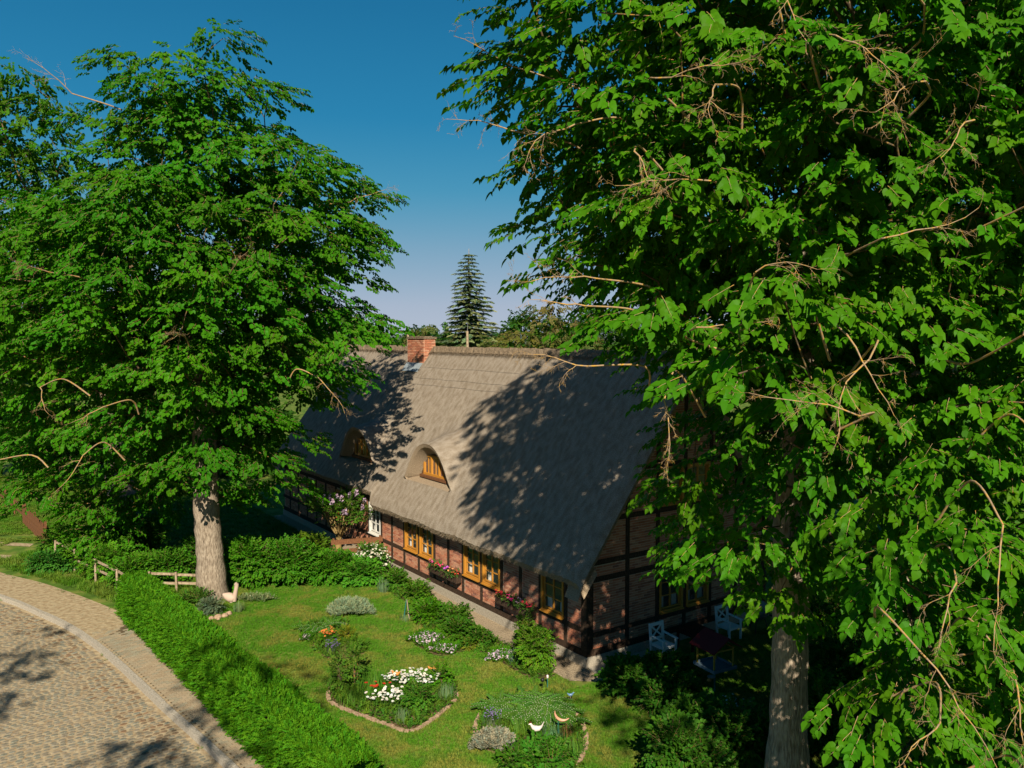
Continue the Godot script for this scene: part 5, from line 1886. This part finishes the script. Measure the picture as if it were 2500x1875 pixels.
func garden_chair(label: String, at: Vector3) -> void:
	# own axes: seat faces -X, away from the gable
	var o := thing("garden_chair", label, "chair", Vector3.ZERO, "white garden chairs by the gable")
	o.transform = Transform3D(Basis(W, Vector3.UP, P), hp(at.x, at.y, at.z))
	var m: Material = M.chair_paint
	var hb := Vector3.UP
	for k in 5:
		var s := MB.new()
		s.box(Vector3(-0.2 + k * 0.1, 0.43, 0), Vector3(0.043, 0, 0), Vector3(0, 0.012, 0), Vector3(0, 0, 0.25))
		part("seat_slat", s.mesh(m), o)
	var fr := MB.new()
	for k in [-1.0, 1.0]:
		fr.box(Vector3(0.0, 0.39, k * 0.24), Vector3(0.23, 0, 0), Vector3(0, 0.028, 0), Vector3(0, 0, 0.014))
		fr.box(Vector3(k * 0.24, 0.39, 0), Vector3(0.014, 0, 0), Vector3(0, 0.028, 0), Vector3(0, 0, 0.225))
	part("seat_frame", fr.mesh(m), o)
	for k in [-1.0, 1.0]:
		var l := MB.new()
		l.box(Vector3(-0.25, 0.32, k * 0.265), Vector3(0.026, 0, 0), Vector3(0, 0.32, 0), Vector3(0, 0, 0.026))
		part("leg", l.mesh(m), o)
		l = MB.new()
		l.box(Vector3(0.27, 0.5, k * 0.265), Vector3(0.026, 0, 0), Vector3(0.05, 0.5, 0), Vector3(0, 0, 0.026))
		part("leg", l.mesh(m), o)
		l = MB.new()
		l.box(Vector3(-0.02, 0.655, k * 0.27), Vector3(0.29, 0.025, 0), Vector3(0, 0.016, 0), Vector3(0, 0, 0.036))
		part("armrest", l.mesh(m), o)
	var bk := MB.new()
	bk.box(Vector3(0.315, 0.95, 0), Vector3(0.018, 0, 0), Vector3(0.004, 0.045, 0), Vector3(0, 0, 0.24))
	bk.box(Vector3(0.27, 0.54, 0), Vector3(0.018, 0, 0), Vector3(0.003, 0.03, 0), Vector3(0, 0, 0.24))
	for k in [-1.0, 1.0]:
		bk.box(Vector3(0.293, 0.74, 0), Vector3(0.011, 0, 0), Vector3(0.012, 0.165, k * 0.2), Vector3(0, 0.018, -k * 0.015))
		bk.box(Vector3(0.293, 0.74, k * 0.222), Vector3(0.013, 0, 0), Vector3(0.016, 0.168, 0), Vector3(0, 0, 0.016))
	part("backrest", bk.mesh(m), o)

# ---------------------------------------------------------------- fences and the entrance rail
func rail_fence(called: String, label: String, pts: Array, high: float, heights: Array, step: float, m: Material) -> void:
	var root := thing(called, label, "fence", pts[0])
	var long := length_of(pts)
	var n := maxi(1, int(round(long / step)))
	for i in n + 1:
		var a: Array = along(pts, minf(long * i / n, long - 0.01))
		var b := MB.new()
		b.tube([a[0] - pts[0] - Vector3(0, 0.1, 0), a[0] - pts[0] + Vector3(rf(-0.03, 0.03), high, rf(-0.03, 0.03))], [0.05, 0.045], 6, true)
		part("post", b.mesh(m), root)
		if i == n: break
		var e: Array = along(pts, minf(long * (i + 1) / n, long - 0.01))
		for h in heights:
			b = MB.new()
			var d: Vector3 = (e[0] - a[0]) / 2
			b.box((a[0] + e[0]) / 2 - pts[0] + Vector3(0, h + rf(-0.02, 0.02), 0) + Vector3(d.z, 0, -d.x).normalized() * 0.06, d * 1.02, Vector3(0, 0.045, 0), Vector3(d.z, 0, -d.x).normalized() * 0.014)
			part("rail", b.mesh(m), root)

func fences() -> void:
	# close-boarded section at the lane's end, then rails
	var p0 := Vector3(-21.6, 0, -37.7)
	var p1 := Vector3(-24.9, 0, -41.7)
	var root := thing("board_fence", "brown close boarded fence at the end of the track", "fence", p0)
	var d := (p1 - p0).normalized()
	var n := Vector3(d.z, 0, -d.x)
	var k := 0.0
	while k < p0.distance_to(p1):
		var b := MB.new()
		b.box(d * (k + 0.06) + Vector3(0, 0.48 + rf(-0.01, 0.01), 0) + n * rf(-0.006, 0.006), d * 0.057, Vector3(0, 0.48, 0), n * 0.012)
		part("board", b.mesh(M.plank), root)
		k += 0.12
	for h in [0.25, 0.75]:
		var b := MB.new()
		b.box(d * p0.distance_to(p1) / 2 + Vector3(0, h, 0) + n * -0.04, d * p0.distance_to(p1) / 2, Vector3(0, 0.04, 0), n * 0.018)
		part("rail", b.mesh(M.plank), root)
	for q in [0.0, 2.6, 5.18]:
		var b := MB.new()
		b.box(d * q + Vector3(0, 0.5, 0) - n * 0.09, d * 0.05, Vector3(0, 0.52, 0), n * 0.05)
		part("post", b.mesh(M.plank), root)
	rail_fence("rail_fence", "weathered two rail fence running on behind the board fence", [Vector3(-24.95, 0, -41.85), Vector3(-31.5, 0, -49.6)], 1.0, [0.9, 0.5], 2.4, M.plank)
	rail_fence("rail_fence", "grey rails half buried in the loose hedge beside the pavement", [Vector3(-19.3, 0, -34.5), Vector3(-14.9, 0, -30.5), Vector3(-13.2, 0, -28.6)], 0.95, [0.85, 0.5], 1.9, M.grey_wood)
	rail_fence("rail_fence", "short rail fence ending at the big tree trunk", [Vector3(-13.6, 0, -30.6), Vector3(-11.5, 0, -30.4)], 0.75, [0.65, 0.32], 1.05, M.grey_wood)
	# plank rail beside the entrance steps
	var a := hp(12.95, 0, -0.1)
	var e := hp(13.6, 0, -2.1)
	root = thing("plank_railing", "brown plank railing beside the entrance steps", "railing", a)
	d = (e - a).normalized()
	n = Vector3(d.z, 0, -d.x)
	var long := a.distance_to(e)
	for h in [0.3, 0.75, 1.15]:
		var b := MB.new()
		b.box(d * long / 2 + Vector3(0, h, 0), d * long / 2, Vector3(0, 0.1, 0), n * 0.02)
		part("plank", b.mesh(M.plank), root)
	for q in [0.1, 1.0, long - 0.1]:
		var b := MB.new()
		b.box(d * q + Vector3(0, 0.65, 0) - n * 0.06, d * 0.04, Vector3(0, 0.65, 0), n * 0.038)
		part("post", b.mesh(M.plank), root)
	root = thing("entrance_steps", "pale stone entrance landing and steps behind the railing", "steps", hp(14.4, 0, -0.75))
	root.transform = Transform3D(Basis(W, Vector3.UP, P), hp(14.4, 0, -0.75))
	for q in [[0.0, 0.5, 0.1], [-0.85, 0.25, -0.9]]:
		pass
	var b := MB.new()
	b.box(Vector3(0, 0.2, 0.0), Vector3(1.1, 0, 0), Vector3(0, 0.2, 0), Vector3(0, 0, 0.68))
	part("landing", b.mesh(M.gravel), root)
	b = MB.new()
	b.box(Vector3(0, 0.1, -0.86), Vector3(1.05, 0, 0), Vector3(0, 0.1, 0), Vector3(0, 0, 0.17))
	part("step", b.mesh(M.gravel), root)

# ---------------------------------------------------------------- scene
func light_and_camera() -> void:
	var cam := Camera3D.new()
	cam.name = "camera"
	add_child(cam)
	cam.position = EYE
	cam.rotation = Vector3(-atan(119.5 / 2022.0), 0, 0)
	cam.fov = rad_to_deg(2.0 * atan(937.5 / 2022.0))
	cam.far = 2000.0
	cam.current = true
	var env := Environment.new()
	env.background_mode = Environment.BG_SKY
	var sky := Sky.new()
	# clear air: one gradient of elevation, the same all round
	var stops := [[-90.0, 80, 90, 60], [-1.0, 120, 128, 112], [0.0, 178, 189, 206], [2.0, 168, 183, 203], [5.8, 125, 166, 193], [9.7, 75, 150, 186], [14.3, 44, 131, 176], [21.5, 32, 112, 158], [40.0, 26, 98, 148], [90.0, 22, 86, 140]]
	var im := Image.create(16, 720, false, Image.FORMAT_RGBF)
	for y in 720:
		var e := 90.0 - (y + 0.5) / 4.0
		var k := 0
		while k < stops.size() - 2 and e > stops[k + 1][0]: k += 1
		var u := clampf((e - stops[k][0]) / (stops[k + 1][0] - stops[k][0]), 0.0, 1.0)
		var c := c8(stops[k][1], stops[k][2], stops[k][3]).lerp(c8(stops[k + 1][1], stops[k + 1][2], stops[k + 1][3]), u).srgb_to_linear()
		for x in 16: im.set_pixel(x, y, c)
	var sm := PanoramaSkyMaterial.new()
	sm.panorama = ImageTexture.create_from_image(im)
	sky.sky_material = sm
	env.sky = sky
	env.tonemap_mode = Environment.TONE_MAPPER_LINEAR
	env.tonemap_exposure = 1.9
	env.background_energy_multiplier = 1.0 / 1.9
	env.sdfgi_enabled = true
	env.ssao_enabled = true
	env.ssil_enabled = true
	var we := WorldEnvironment.new()
	we.name = "environment"
	we.environment = env
	add_child(we)
	var sun := DirectionalLight3D.new()
	sun.name = "sun"
	add_child(sun)
	sun.light_color = Color(1.0, 0.945, 0.85)
	sun.light_energy = 1.6
	sun.light_angular_distance = 0.5
	sun.shadow_enabled = true
	sun.sky_mode = DirectionalLight3D.SKY_MODE_LIGHT_ONLY
	sun.look_at_from_position(Vector3(0.05, 0.7, 1.0) * 50.0, Vector3.ZERO)

func trees() -> void:
	var t := tree("lime_tree", "big round crowned lime tree left of the cottage with a pale trunk", "lime trees",
		[Vector3(-11.0, -0.1, -29.9), Vector3(-11.05, 1.5, -29.9), Vector3(-11.15, 3.2, -29.9), Vector3(-11.2, 5.0, -30.0), Vector3(-11.2, 7.0, -30.0), Vector3(-11.2, 9.5, -30.1)], [0.6, 0.48, 0.45, 0.44, 0.4, 0.34, 0.28],
		[[Vector3(-11.4, 11.4, -30), Vector3(5.6, 6.0, 5.4)], [Vector3(-12.4, 16.0, -30), Vector3(3.2, 4.2, 3.4)], [Vector3(-10.4, 17.0, -30), Vector3(2.9, 3.0, 2.6)], [Vector3(-10.0, 19.2, -30), Vector3(1.6, 2.0, 1.6)], [Vector3(-13.2, 18.8, -30), Vector3(1.8, 2.0, 1.7)], [Vector3(-7.4, 13.4, -30), Vector3(2.8, 3.6, 3.4)], [Vector3(-7.0, 10.2, -29.5), Vector3(2.7, 2.7, 3.2)], [Vector3(-16.6, 7.6, -32.6), Vector3(4.3, 3.9, 3.4)], [Vector3(-17.0, 4.4, -34.0), Vector3(4.8, 3.5, 2.4)], [Vector3(-11.8, 6.1, -29.4), Vector3(4.3, 2.4, 2.5)], [Vector3(-10.0, 4.7, -31.4), Vector3(1.7, 2.7, 1.4)], [Vector3(-16.8, 11.0, -30), Vector3(3.5, 4.2, 3.8)], [Vector3(-7.8, 8.4, -29.6), Vector3(2.0, 1.9, 2.4)], [Vector3(-8.4, 7.0, -31.6), Vector3(2.0, 2.1, 1.7)]],
		{"per": 54, "sep": 1.22, "bough": 1.2, "first": 2, "color": Color(0.062, 0.245, 0.006)})
	for q in [[Vector3(-5.6, 14.2, -29), Vector3(1, 0.25, 0.3), 1.6], [Vector3(-14.5, 8.0, -25.4), Vector3(0.5, -0.6, 0.9), 1.6], [Vector3(-12.5, 7.4, -25.2), Vector3(-0.6, -0.4, 0.9), 1.5], [Vector3(-16.5, 5.6, -26.2), Vector3(-0.5, -0.2, 0.9), 1.7], [Vector3(-6.3, 8.2, -27), Vector3(0.8, -0.8, 0.4), 1.5], [Vector3(-10.0, 9.6, -25.0), Vector3(0.3, 0.2, 1.0), 1.3], [Vector3(-14.0, 11.5, -25.2), Vector3(-0.5, 0.3, 0.8), 1.5], [Vector3(-13.2, 5.9, -25.3), Vector3(0.2, -0.7, 0.6), 1.4], [Vector3(-8.6, 11.5, -25.5), Vector3(0.6, 0.5, 0.8), 1.4], [Vector3(-14.6, 17.6, -28), Vector3(-0.8, 0.6, 0.3), 1.6]]:
		dead_branch(q[0], q[1], q[2], 0.018, t, Vector3(-11.0, -0.1, -29.9))
	tree("lime_tree", "tall lime tree behind the big left one, bushy at its foot", "lime trees",
		[Vector3(-20.3, -0.1, -42.7), Vector3(-20.4, 2.0, -42.7), Vector3(-20.7, 5.0, -42.6), Vector3(-21.3, 9.0, -42.4), Vector3(-22.0, 13.0, -42.2)], [0.85, 0.6, 0.5, 0.4, 0.3],
		[[Vector3(-26.0, 18.4, -42), Vector3(4.4, 5.8, 4.4)], [Vector3(-21.5, 12.0, -42.5), Vector3(6.5, 6.0, 6)], [Vector3(-27.0, 11.0, -43), Vector3(5.0, 5.2, 5)]],
		{"per": 26, "sep": 1.45, "bough": 1.45, "scale": 1.25, "first": 2})
	shrub("basal_shoots", "yellow green shoots round the foot of the rear lime trunk", Vector3(-20.4, 0, -42.0), Vector3(1.1, 0.5, 0.5), 300, Color(0.14, 0.253, 0.015), SP.bush, "", 1.1, 0)
	# the right hand tree
	var rb := Vector3(5.6, -0.1, -16.4)
	t = tree("lime_tree", "large lime tree on the right with a slender dappled trunk", "lime trees",
		[rb, Vector3(5.62, 2.0, -16.4), Vector3(5.6, 4.2, -16.35), Vector3(5.55, 5.6, -16.3), Vector3(5.6, 7.6, -16.2), Vector3(5.7, 10.0, -16.1), Vector3(5.8, 12.5, -16.0)], [0.5, 0.38, 0.35, 0.35, 0.32, 0.28, 0.24, 0.18],
		[[Vector3(6.6, 13.4, -15.6), Vector3(5.8, 6.2, 5.4)], [Vector3(3.1, 11.2, -13.6), Vector3(2.8, 2.5, 2.9)], [Vector3(1.75, 14.4, -14.0), Vector3(2.3, 3.0, 2.8)], [Vector3(4.0, 9.8, -12.6), Vector3(2.4, 1.6, 2.4)], [Vector3(4.6, 6.7, -15.6), Vector3(1.9, 2.7, 2.2)], [Vector3(5.3, 7.6, -14.4), Vector3(1.9, 2.1, 1.5)], [Vector3(2.4, 17.6, -14.2), Vector3(3.6, 2.6, 3.4)], [Vector3(7.6, 7.4, -13.0), Vector3(2.6, 2.6, 2.6)], [Vector3(6.4, 5.0, -11.3), Vector3(2.0, 3.2, 1.8)], [Vector3(8.8, 5.0, -14.0), Vector3(2.8, 4.2, 2.4)], [Vector3(7.2, 3.4, -11.6), Vector3(2.2, 2.6, 1.7)]],
		{"per": 36, "sep": 1.0, "bough": 0.9, "kinds": SP.near, "first": 3, "inner": 0.2, "own": 285, "color": Color(0.074, 0.25, 0.006)})
	var dead := [[Vector3(2.1, 8.7, -11.4), Vector3(0.25, -1.0, 0.25), 0.95], [Vector3(1.1, 9.15, -12.0), Vector3(-1.0, 0.05, 0.1), 1.0], [Vector3(0.2, 13.8, -13.4), Vector3(-0.9, 0.55, 0.1), 1.3], [Vector3(0.0, 12.8, -13.2), Vector3(-1.0, 0.3, 0.2), 1.1], [Vector3(4.0, 9.6, -9.9), Vector3(0.5, -0.7, 0.5), 1.1], [Vector3(4.4, 9.3, -10.2), Vector3(-0.8, -0.6, 0.3), 1.2],
		[Vector3(4.6, 10.8, -10.4), Vector3(0.7, 0.5, 0.5), 1.2], [Vector3(3.1, 10.4, -10.6), Vector3(0.3, 0.6, 0.4), 0.9], [Vector3(1.6, 12.0, -11.0), Vector3(0.4, -0.5, 0.6), 0.9], [Vector3(2.6, 12.8, -10.8), Vector3(-0.5, -0.4, 0.6), 1.1], [Vector3(5.4, 6.6, -9.9), Vector3(-0.7, -0.7, 0.4), 1.1], [Vector3(6.0, 5.6, -9.7), Vector3(0.3, -1.0, 0.3), 1.3], [Vector3(5.2, 4.9, -9.8), Vector3(-0.8, -0.3, 0.4), 0.9],
		[Vector3(6.6, 8.2, -10.2), Vector3(-0.4, -0.9, 0.4), 1.1], [Vector3(5.6, 12.2, -10.2), Vector3(-0.6, -0.2, 0.6), 1.3], [Vector3(3.9, 13.2, -10.2), Vector3(0.4, -0.6, 0.5), 1.0], [Vector3(5.0, 13.6, -10.3), Vector3(-0.8, 0.3, 0.5), 1.1], [Vector3(6.3, 11.2, -10.1), Vector3(0.5, 0.6, 0.4), 1.2], [Vector3(1.0, 10.0, -11.4), Vector3(-0.7, 0.1, 0.5), 0.8]]
	for q in [[Vector3(2.6, 11.6, -10.9), Vector3(-0.9, 0.3, 0.4), 1.4], [Vector3(1.9, 13.0, -11.2), Vector3(0.8, -0.4, 0.5), 1.5], [Vector3(4.9, 12.6, -10.0), Vector3(-0.9, -0.1, 0.4), 1.4], [Vector3(6.1, 9.6, -9.9), Vector3(0.2, 0.9, 0.4), 1.5], [Vector3(4.3, 8.6, -10.2), Vector3(-0.9, 0.1, 0.3), 1.5], [Vector3(5.7, 7.4, -9.5), Vector3(-0.2, -0.9, 0.3), 1.5], [Vector3(4.9, 5.8, -9.7), Vector3(0.6, -0.7, 0.4), 1.4], [Vector3(6.3, 3.9, -9.6), Vector3(-0.6, -0.5, 0.4), 1.2], [Vector3(0.9, 12.6, -12.0), Vector3(-0.6, -0.5, 0.4), 1.2], [Vector3(3.4, 14.2, -10.8), Vector3(0.3, -0.9, 0.4), 1.2], [Vector3(1.2, 10.4, -11.8), Vector3(-0.9, 0.2, 0.3), 1.2], [Vector3(2.4, 9.7, -10.8), Vector3(0.7, 0.3, 0.5), 1.0]]: dead.append(q)
	for q in dead: dead_branch(q[0], q[1], q[2], 0.012, t, rb)
	tree("lime_tree", "shaded lime tree behind the right one at the picture edge", "lime trees",
		[Vector3(10.6, -0.1, -22.0), Vector3(10.5, 3.0, -22.0), Vector3(10.6, 6.0, -22.0), Vector3(10.8, 10.0, -22.0)], [0.5, 0.36, 0.32, 0.25],
		[[Vector3(11.0, 12.0, -22), Vector3(5.2, 7.0, 4.8)], [Vector3(13.0, 6.0, -22), Vector3(3.8, 3.6, 3.5)]],
		{"per": 24, "sep": 1.3, "bough": 1.25, "scale": 1.1, "first": 2})
	tree("lime_tree", "farther lime tree closing the right side behind the gable", "lime trees",
		[Vector3(18.5, -0.1, -35.0), Vector3(18.5, 4.0, -35.0), Vector3(18.6, 9.0, -35.0)], [0.5, 0.36, 0.25],
		[[Vector3(18.0, 9.5, -35), Vector3(6.8, 8.2, 5.5)], [Vector3(24.0, 7.0, -36), Vector3(4.5, 6.5, 4.5)], [Vector3(12.5, 6.5, -38.5), Vector3(4.5, 5.5, 3.5)]],
		{"per": 24, "sep": 1.6, "bough": 1.6, "scale": 1.45, "first": 1})
	# trees beside and behind the viewer, whose shade falls into the picture
	tree("lime_tree", "lime tree outside the picture whose bough shades the lawn", "lime trees",
		[Vector3(8.6, -0.1, 1.5), Vector3(8.5, 4.0, 1.4), Vector3(8.4, 8.0, 1.2)], [0.5, 0.38, 0.26],
		[[Vector3(4.0, 13.4, -0.9), Vector3(1.5, 2.2, 1.4)], [Vector3(11.5, 14.5, 6.0), Vector3(3.0, 3.2, 3.0)]],
		{"per": 26, "sep": 1.2, "first": 1})
	tree("lime_tree", "lime tree outside the picture whose shade touches the hedge", "lime trees",
		[Vector3(-6.2, -0.1, 3.0), Vector3(-6.2, 5.0, 2.8), Vector3(-6.1, 10.0, 1.4)], [0.5, 0.38, 0.26],
		[[Vector3(-6.0, 13.2, 1.0), Vector3(2.3, 3.2, 2.0)], [Vector3(-7.4, 11.6, 1.2), Vector3(1.6, 2.2, 2.0)], [Vector3(-4.9, 15.2, 0.6), Vector3(1.4, 1.9, 1.4)], [Vector3(-6.4, 15.6, 0.2), Vector3(1.3, 1.8, 1.3)]],
		{"per": 26, "sep": 1.25, "first": 1})
	tree("lime_tree", "lime tree outside the picture whose shade touches the road", "lime trees",
		[Vector3(-14.6, -0.1, -2.6), Vector3(-14.5, 5.0, -2.7), Vector3(-14.2, 10.0, -3.2)], [0.5, 0.38, 0.26],
		[[Vector3(-13.8, 12.6, -3.9), Vector3(2.3, 3.0, 2.2)]],
		{"per": 26, "sep": 1.25, "first": 1})
	# behind the roof
	spruce(Vector3(-3.1, 0, -60), 15.8, 3.9, "dark conical spruce rising behind the thatched roof")
	tree("fruit_tree", "sparse brownish green tree right of the spruce", "trees behind the cottage",
		[Vector3(1.9, 0, -52), Vector3(1.9, 3.0, -52), Vector3(2.0, 6.0, -52)], [0.3, 0.2, 0.12], [[Vector3(2.2, 9.0, -52), Vector3(2.6, 3.6, 2.5)]],
		{"per": 12, "sep": 1.1, "bough": 1.0, "scale": 1.0, "first": 1, "color": Color(0.17, 0.17, 0.05)})
	tree("fruit_tree", "ochre green bushy tree between spruce and lime tree", "trees behind the cottage",
		[Vector3(-0.3, 0, -50), Vector3(-0.3, 2.0, -50), Vector3(-0.2, 5.0, -50)], [0.3, 0.2, 0.12], [[Vector3(-0.4, 7.2, -50), Vector3(2.4, 3.2, 2.4)], [Vector3(3.4, 7.0, -51), Vector3(3.2, 3.4, 2.4)]],
		{"per": 26, "sep": 1.1, "bough": 1.0, "scale": 1.0, "first": 1, "color": Color(0.14, 0.165, 0.03)})
	tree("fruit_tree", "low brownish tree left of the spruce above the ridge", "trees behind the cottage",
		[Vector3(-6.2, 0, -62), Vector3(-6.2, 3.0, -62), Vector3(-6.2, 5.0, -62)], [0.3, 0.2, 0.12], [[Vector3(-6.4, 7.0, -62), Vector3(2.3, 4.0, 2.4)], [Vector3(-9.0, 5.6, -64), Vector3(2.6, 3.4, 2.4)]],
		{"per": 26, "sep": 1.2, "bough": 1.1, "scale": 1.1, "first": 1, "color": Color(0.125, 0.165, 0.04)})
	tree("distant_tree", "broad green tree beyond the chimney", "trees on the horizon",
		[Vector3(-15.0, 0, -95), Vector3(-15.0, 3.0, -95), Vector3(-15.0, 6.0, -95)], [0.4, 0.3, 0.2], [[Vector3(-16.0, 6.2, -95), Vector3(7.0, 4.6, 4)]],
		{"per": 20, "sep": 1.9, "bough": 1.8, "kinds": SP.far, "first": 1, "color": Color(0.07, 0.196, 0.018)})
	# far wood along the horizon
	var xf := []
	var cols := PackedColorArray()
	for i in 15000:
		var x := rf(-150, 110)
		var h := 11.0 + 2.2 * sin(x * 0.11) + 1.4 * sin(x * 0.37 + 1.0) + 0.9 * sin(x * 0.9)
		var y := h * (1.0 - 0.9 * pow(rng.randf(), 1.6))
		xf.append(looking(Vector3(x, y, -165 + rf(-6, 6) - (h - y) * -0.5), v3(1.0), Vector3.UP + v3(0.4), rf(1.4, 2.6)))
		cols.append(tint(Color(0.06, 0.161, 0.018), 0.25, 0.1))
	var wood := Node3D.new()
	wood.name = "far_wood"
	add_child(wood)
	tag(wood, "distant green wood along the horizon behind the cottage", "wood", "", "stuff")
	pick(xf, cols, SP.far, "foliage", wood)

func undergrowth() -> void:
	# loose hedge left of the clipped one
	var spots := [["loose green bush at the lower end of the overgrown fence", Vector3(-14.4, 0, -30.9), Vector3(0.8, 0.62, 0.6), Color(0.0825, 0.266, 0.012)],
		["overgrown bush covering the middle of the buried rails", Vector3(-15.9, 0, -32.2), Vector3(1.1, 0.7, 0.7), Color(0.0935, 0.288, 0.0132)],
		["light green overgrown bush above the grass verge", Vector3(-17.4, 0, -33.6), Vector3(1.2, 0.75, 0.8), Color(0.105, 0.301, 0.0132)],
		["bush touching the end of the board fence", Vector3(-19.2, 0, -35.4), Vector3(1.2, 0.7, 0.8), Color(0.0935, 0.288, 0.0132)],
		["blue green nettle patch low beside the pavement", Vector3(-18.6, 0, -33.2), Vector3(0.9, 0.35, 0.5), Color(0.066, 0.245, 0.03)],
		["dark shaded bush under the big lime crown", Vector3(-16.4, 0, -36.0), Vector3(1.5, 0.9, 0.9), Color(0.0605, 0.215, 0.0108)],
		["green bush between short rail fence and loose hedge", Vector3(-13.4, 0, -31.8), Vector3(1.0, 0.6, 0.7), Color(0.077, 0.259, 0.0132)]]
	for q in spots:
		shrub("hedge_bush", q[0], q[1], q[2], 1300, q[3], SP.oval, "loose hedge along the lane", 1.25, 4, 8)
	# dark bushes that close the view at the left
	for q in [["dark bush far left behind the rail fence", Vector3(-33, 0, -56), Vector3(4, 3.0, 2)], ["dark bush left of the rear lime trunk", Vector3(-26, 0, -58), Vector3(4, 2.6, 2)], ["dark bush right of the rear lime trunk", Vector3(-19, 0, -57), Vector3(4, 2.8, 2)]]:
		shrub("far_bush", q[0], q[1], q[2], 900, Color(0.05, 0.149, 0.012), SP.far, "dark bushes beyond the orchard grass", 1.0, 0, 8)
	# shaded planting under the right hand tree
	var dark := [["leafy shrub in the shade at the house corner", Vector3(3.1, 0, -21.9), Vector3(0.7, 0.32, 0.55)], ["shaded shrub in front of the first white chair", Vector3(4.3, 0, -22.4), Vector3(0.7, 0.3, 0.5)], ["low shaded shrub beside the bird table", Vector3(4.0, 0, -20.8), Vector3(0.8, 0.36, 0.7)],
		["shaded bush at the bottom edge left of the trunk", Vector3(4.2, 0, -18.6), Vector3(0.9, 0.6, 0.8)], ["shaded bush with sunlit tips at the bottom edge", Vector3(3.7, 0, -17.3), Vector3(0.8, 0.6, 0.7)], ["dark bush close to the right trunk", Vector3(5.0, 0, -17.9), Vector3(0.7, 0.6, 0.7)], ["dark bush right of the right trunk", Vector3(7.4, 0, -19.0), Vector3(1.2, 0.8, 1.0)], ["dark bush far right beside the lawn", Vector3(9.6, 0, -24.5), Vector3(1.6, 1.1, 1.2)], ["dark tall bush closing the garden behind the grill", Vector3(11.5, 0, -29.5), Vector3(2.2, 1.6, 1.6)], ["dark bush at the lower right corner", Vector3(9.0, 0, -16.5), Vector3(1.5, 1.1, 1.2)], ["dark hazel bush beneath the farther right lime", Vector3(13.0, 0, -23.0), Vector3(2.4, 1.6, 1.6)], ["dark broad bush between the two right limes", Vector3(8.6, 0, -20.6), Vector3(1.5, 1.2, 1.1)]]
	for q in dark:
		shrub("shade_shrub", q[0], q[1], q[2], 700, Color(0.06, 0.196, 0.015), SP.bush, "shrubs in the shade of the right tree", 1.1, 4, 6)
	for k in 2:
		var r := shrub("white_cluster_plant", ["small white flowers in the shade below the bird table", "small white flowers in the shade left of the trunk"][k], [Vector3(5.5, 0, -19.9), Vector3(4.9, 0, -19.6)][k], Vector3(0.35, 0.3, 0.3), 120, Color(0.06, 0.184, 0.018), SP.oval)
		stem_flowers(r, 60, 0.4, 0.35, 0.6, flower_mesh(5, 0.025, 0.3, Color(0.7, 0.7, 0.6), M.petal), Color(0.75, 0.78, 0.78))

func _ready() -> void:
	rng.seed = 20240517
	light_and_camera()
	make_materials()
	var cob := textured("cobble", noise(31, 0.02, [[0.0, Color(0.78, 0.77, 0.75)], [0.5, Color(0.95, 0.94, 0.93)], [1.0, Color(1, 1, 1)]], 256, 4), 3.0, 0.85)
	cob.vertex_color_use_as_albedo = true
	var pav := textured("paver", noise(32, 0.03, [[0.0, Color(0.82, 0.81, 0.8)], [1.0, Color(1, 1, 1)]], 256, 4), 2.0, 0.9)
	pav.vertex_color_use_as_albedo = true
	textured("joint_sand", noise(33, 0.02, [[0.0, c8(84, 72, 54)], [1.0, c8(116, 102, 80)]], 256, 4), 1.0, 1.0)
	mat("lilac_bark", c8(150, 128, 84), 0.9, 0.2)
	mat("red_wood", c8(82, 34, 22), 0.7, 0.3)
	make_sprays()
	ground_and_road()
	cottage()
	for q in [["left flower box of the pair below the lit wall", 8.3, 0.92, [Color(0.7, 0.06, 0.2), Color(0.75, 0.1, 0.08), Color(0.7, 0.12, 0.35)]], ["right flower box of the pair below the lit wall", 7.25, 0.92, [Color(0.7, 0.08, 0.06), Color(0.75, 0.35, 0.15), Color(0.55, 0.1, 0.6)]], ["shaded flower box with red geraniums beside the double window", 3.85, 0.92, [Color(0.6, 0.03, 0.2), Color(0.6, 0.04, 0.06), Color(0.6, 0.04, 0.06)]], ["shaded flower box with a pale pink flower near the single window", 2.78, 0.88, [Color(0.5, 0.03, 0.08), Color(0.5, 0.04, 0.06), Color(0.75, 0.5, 0.6)]]]:
		flower_box(q[0], q[1], q[2], q[3])
	trees()
	hedge()
	fences()
	garden()
	lawn()
	undergrowth()
	figures()
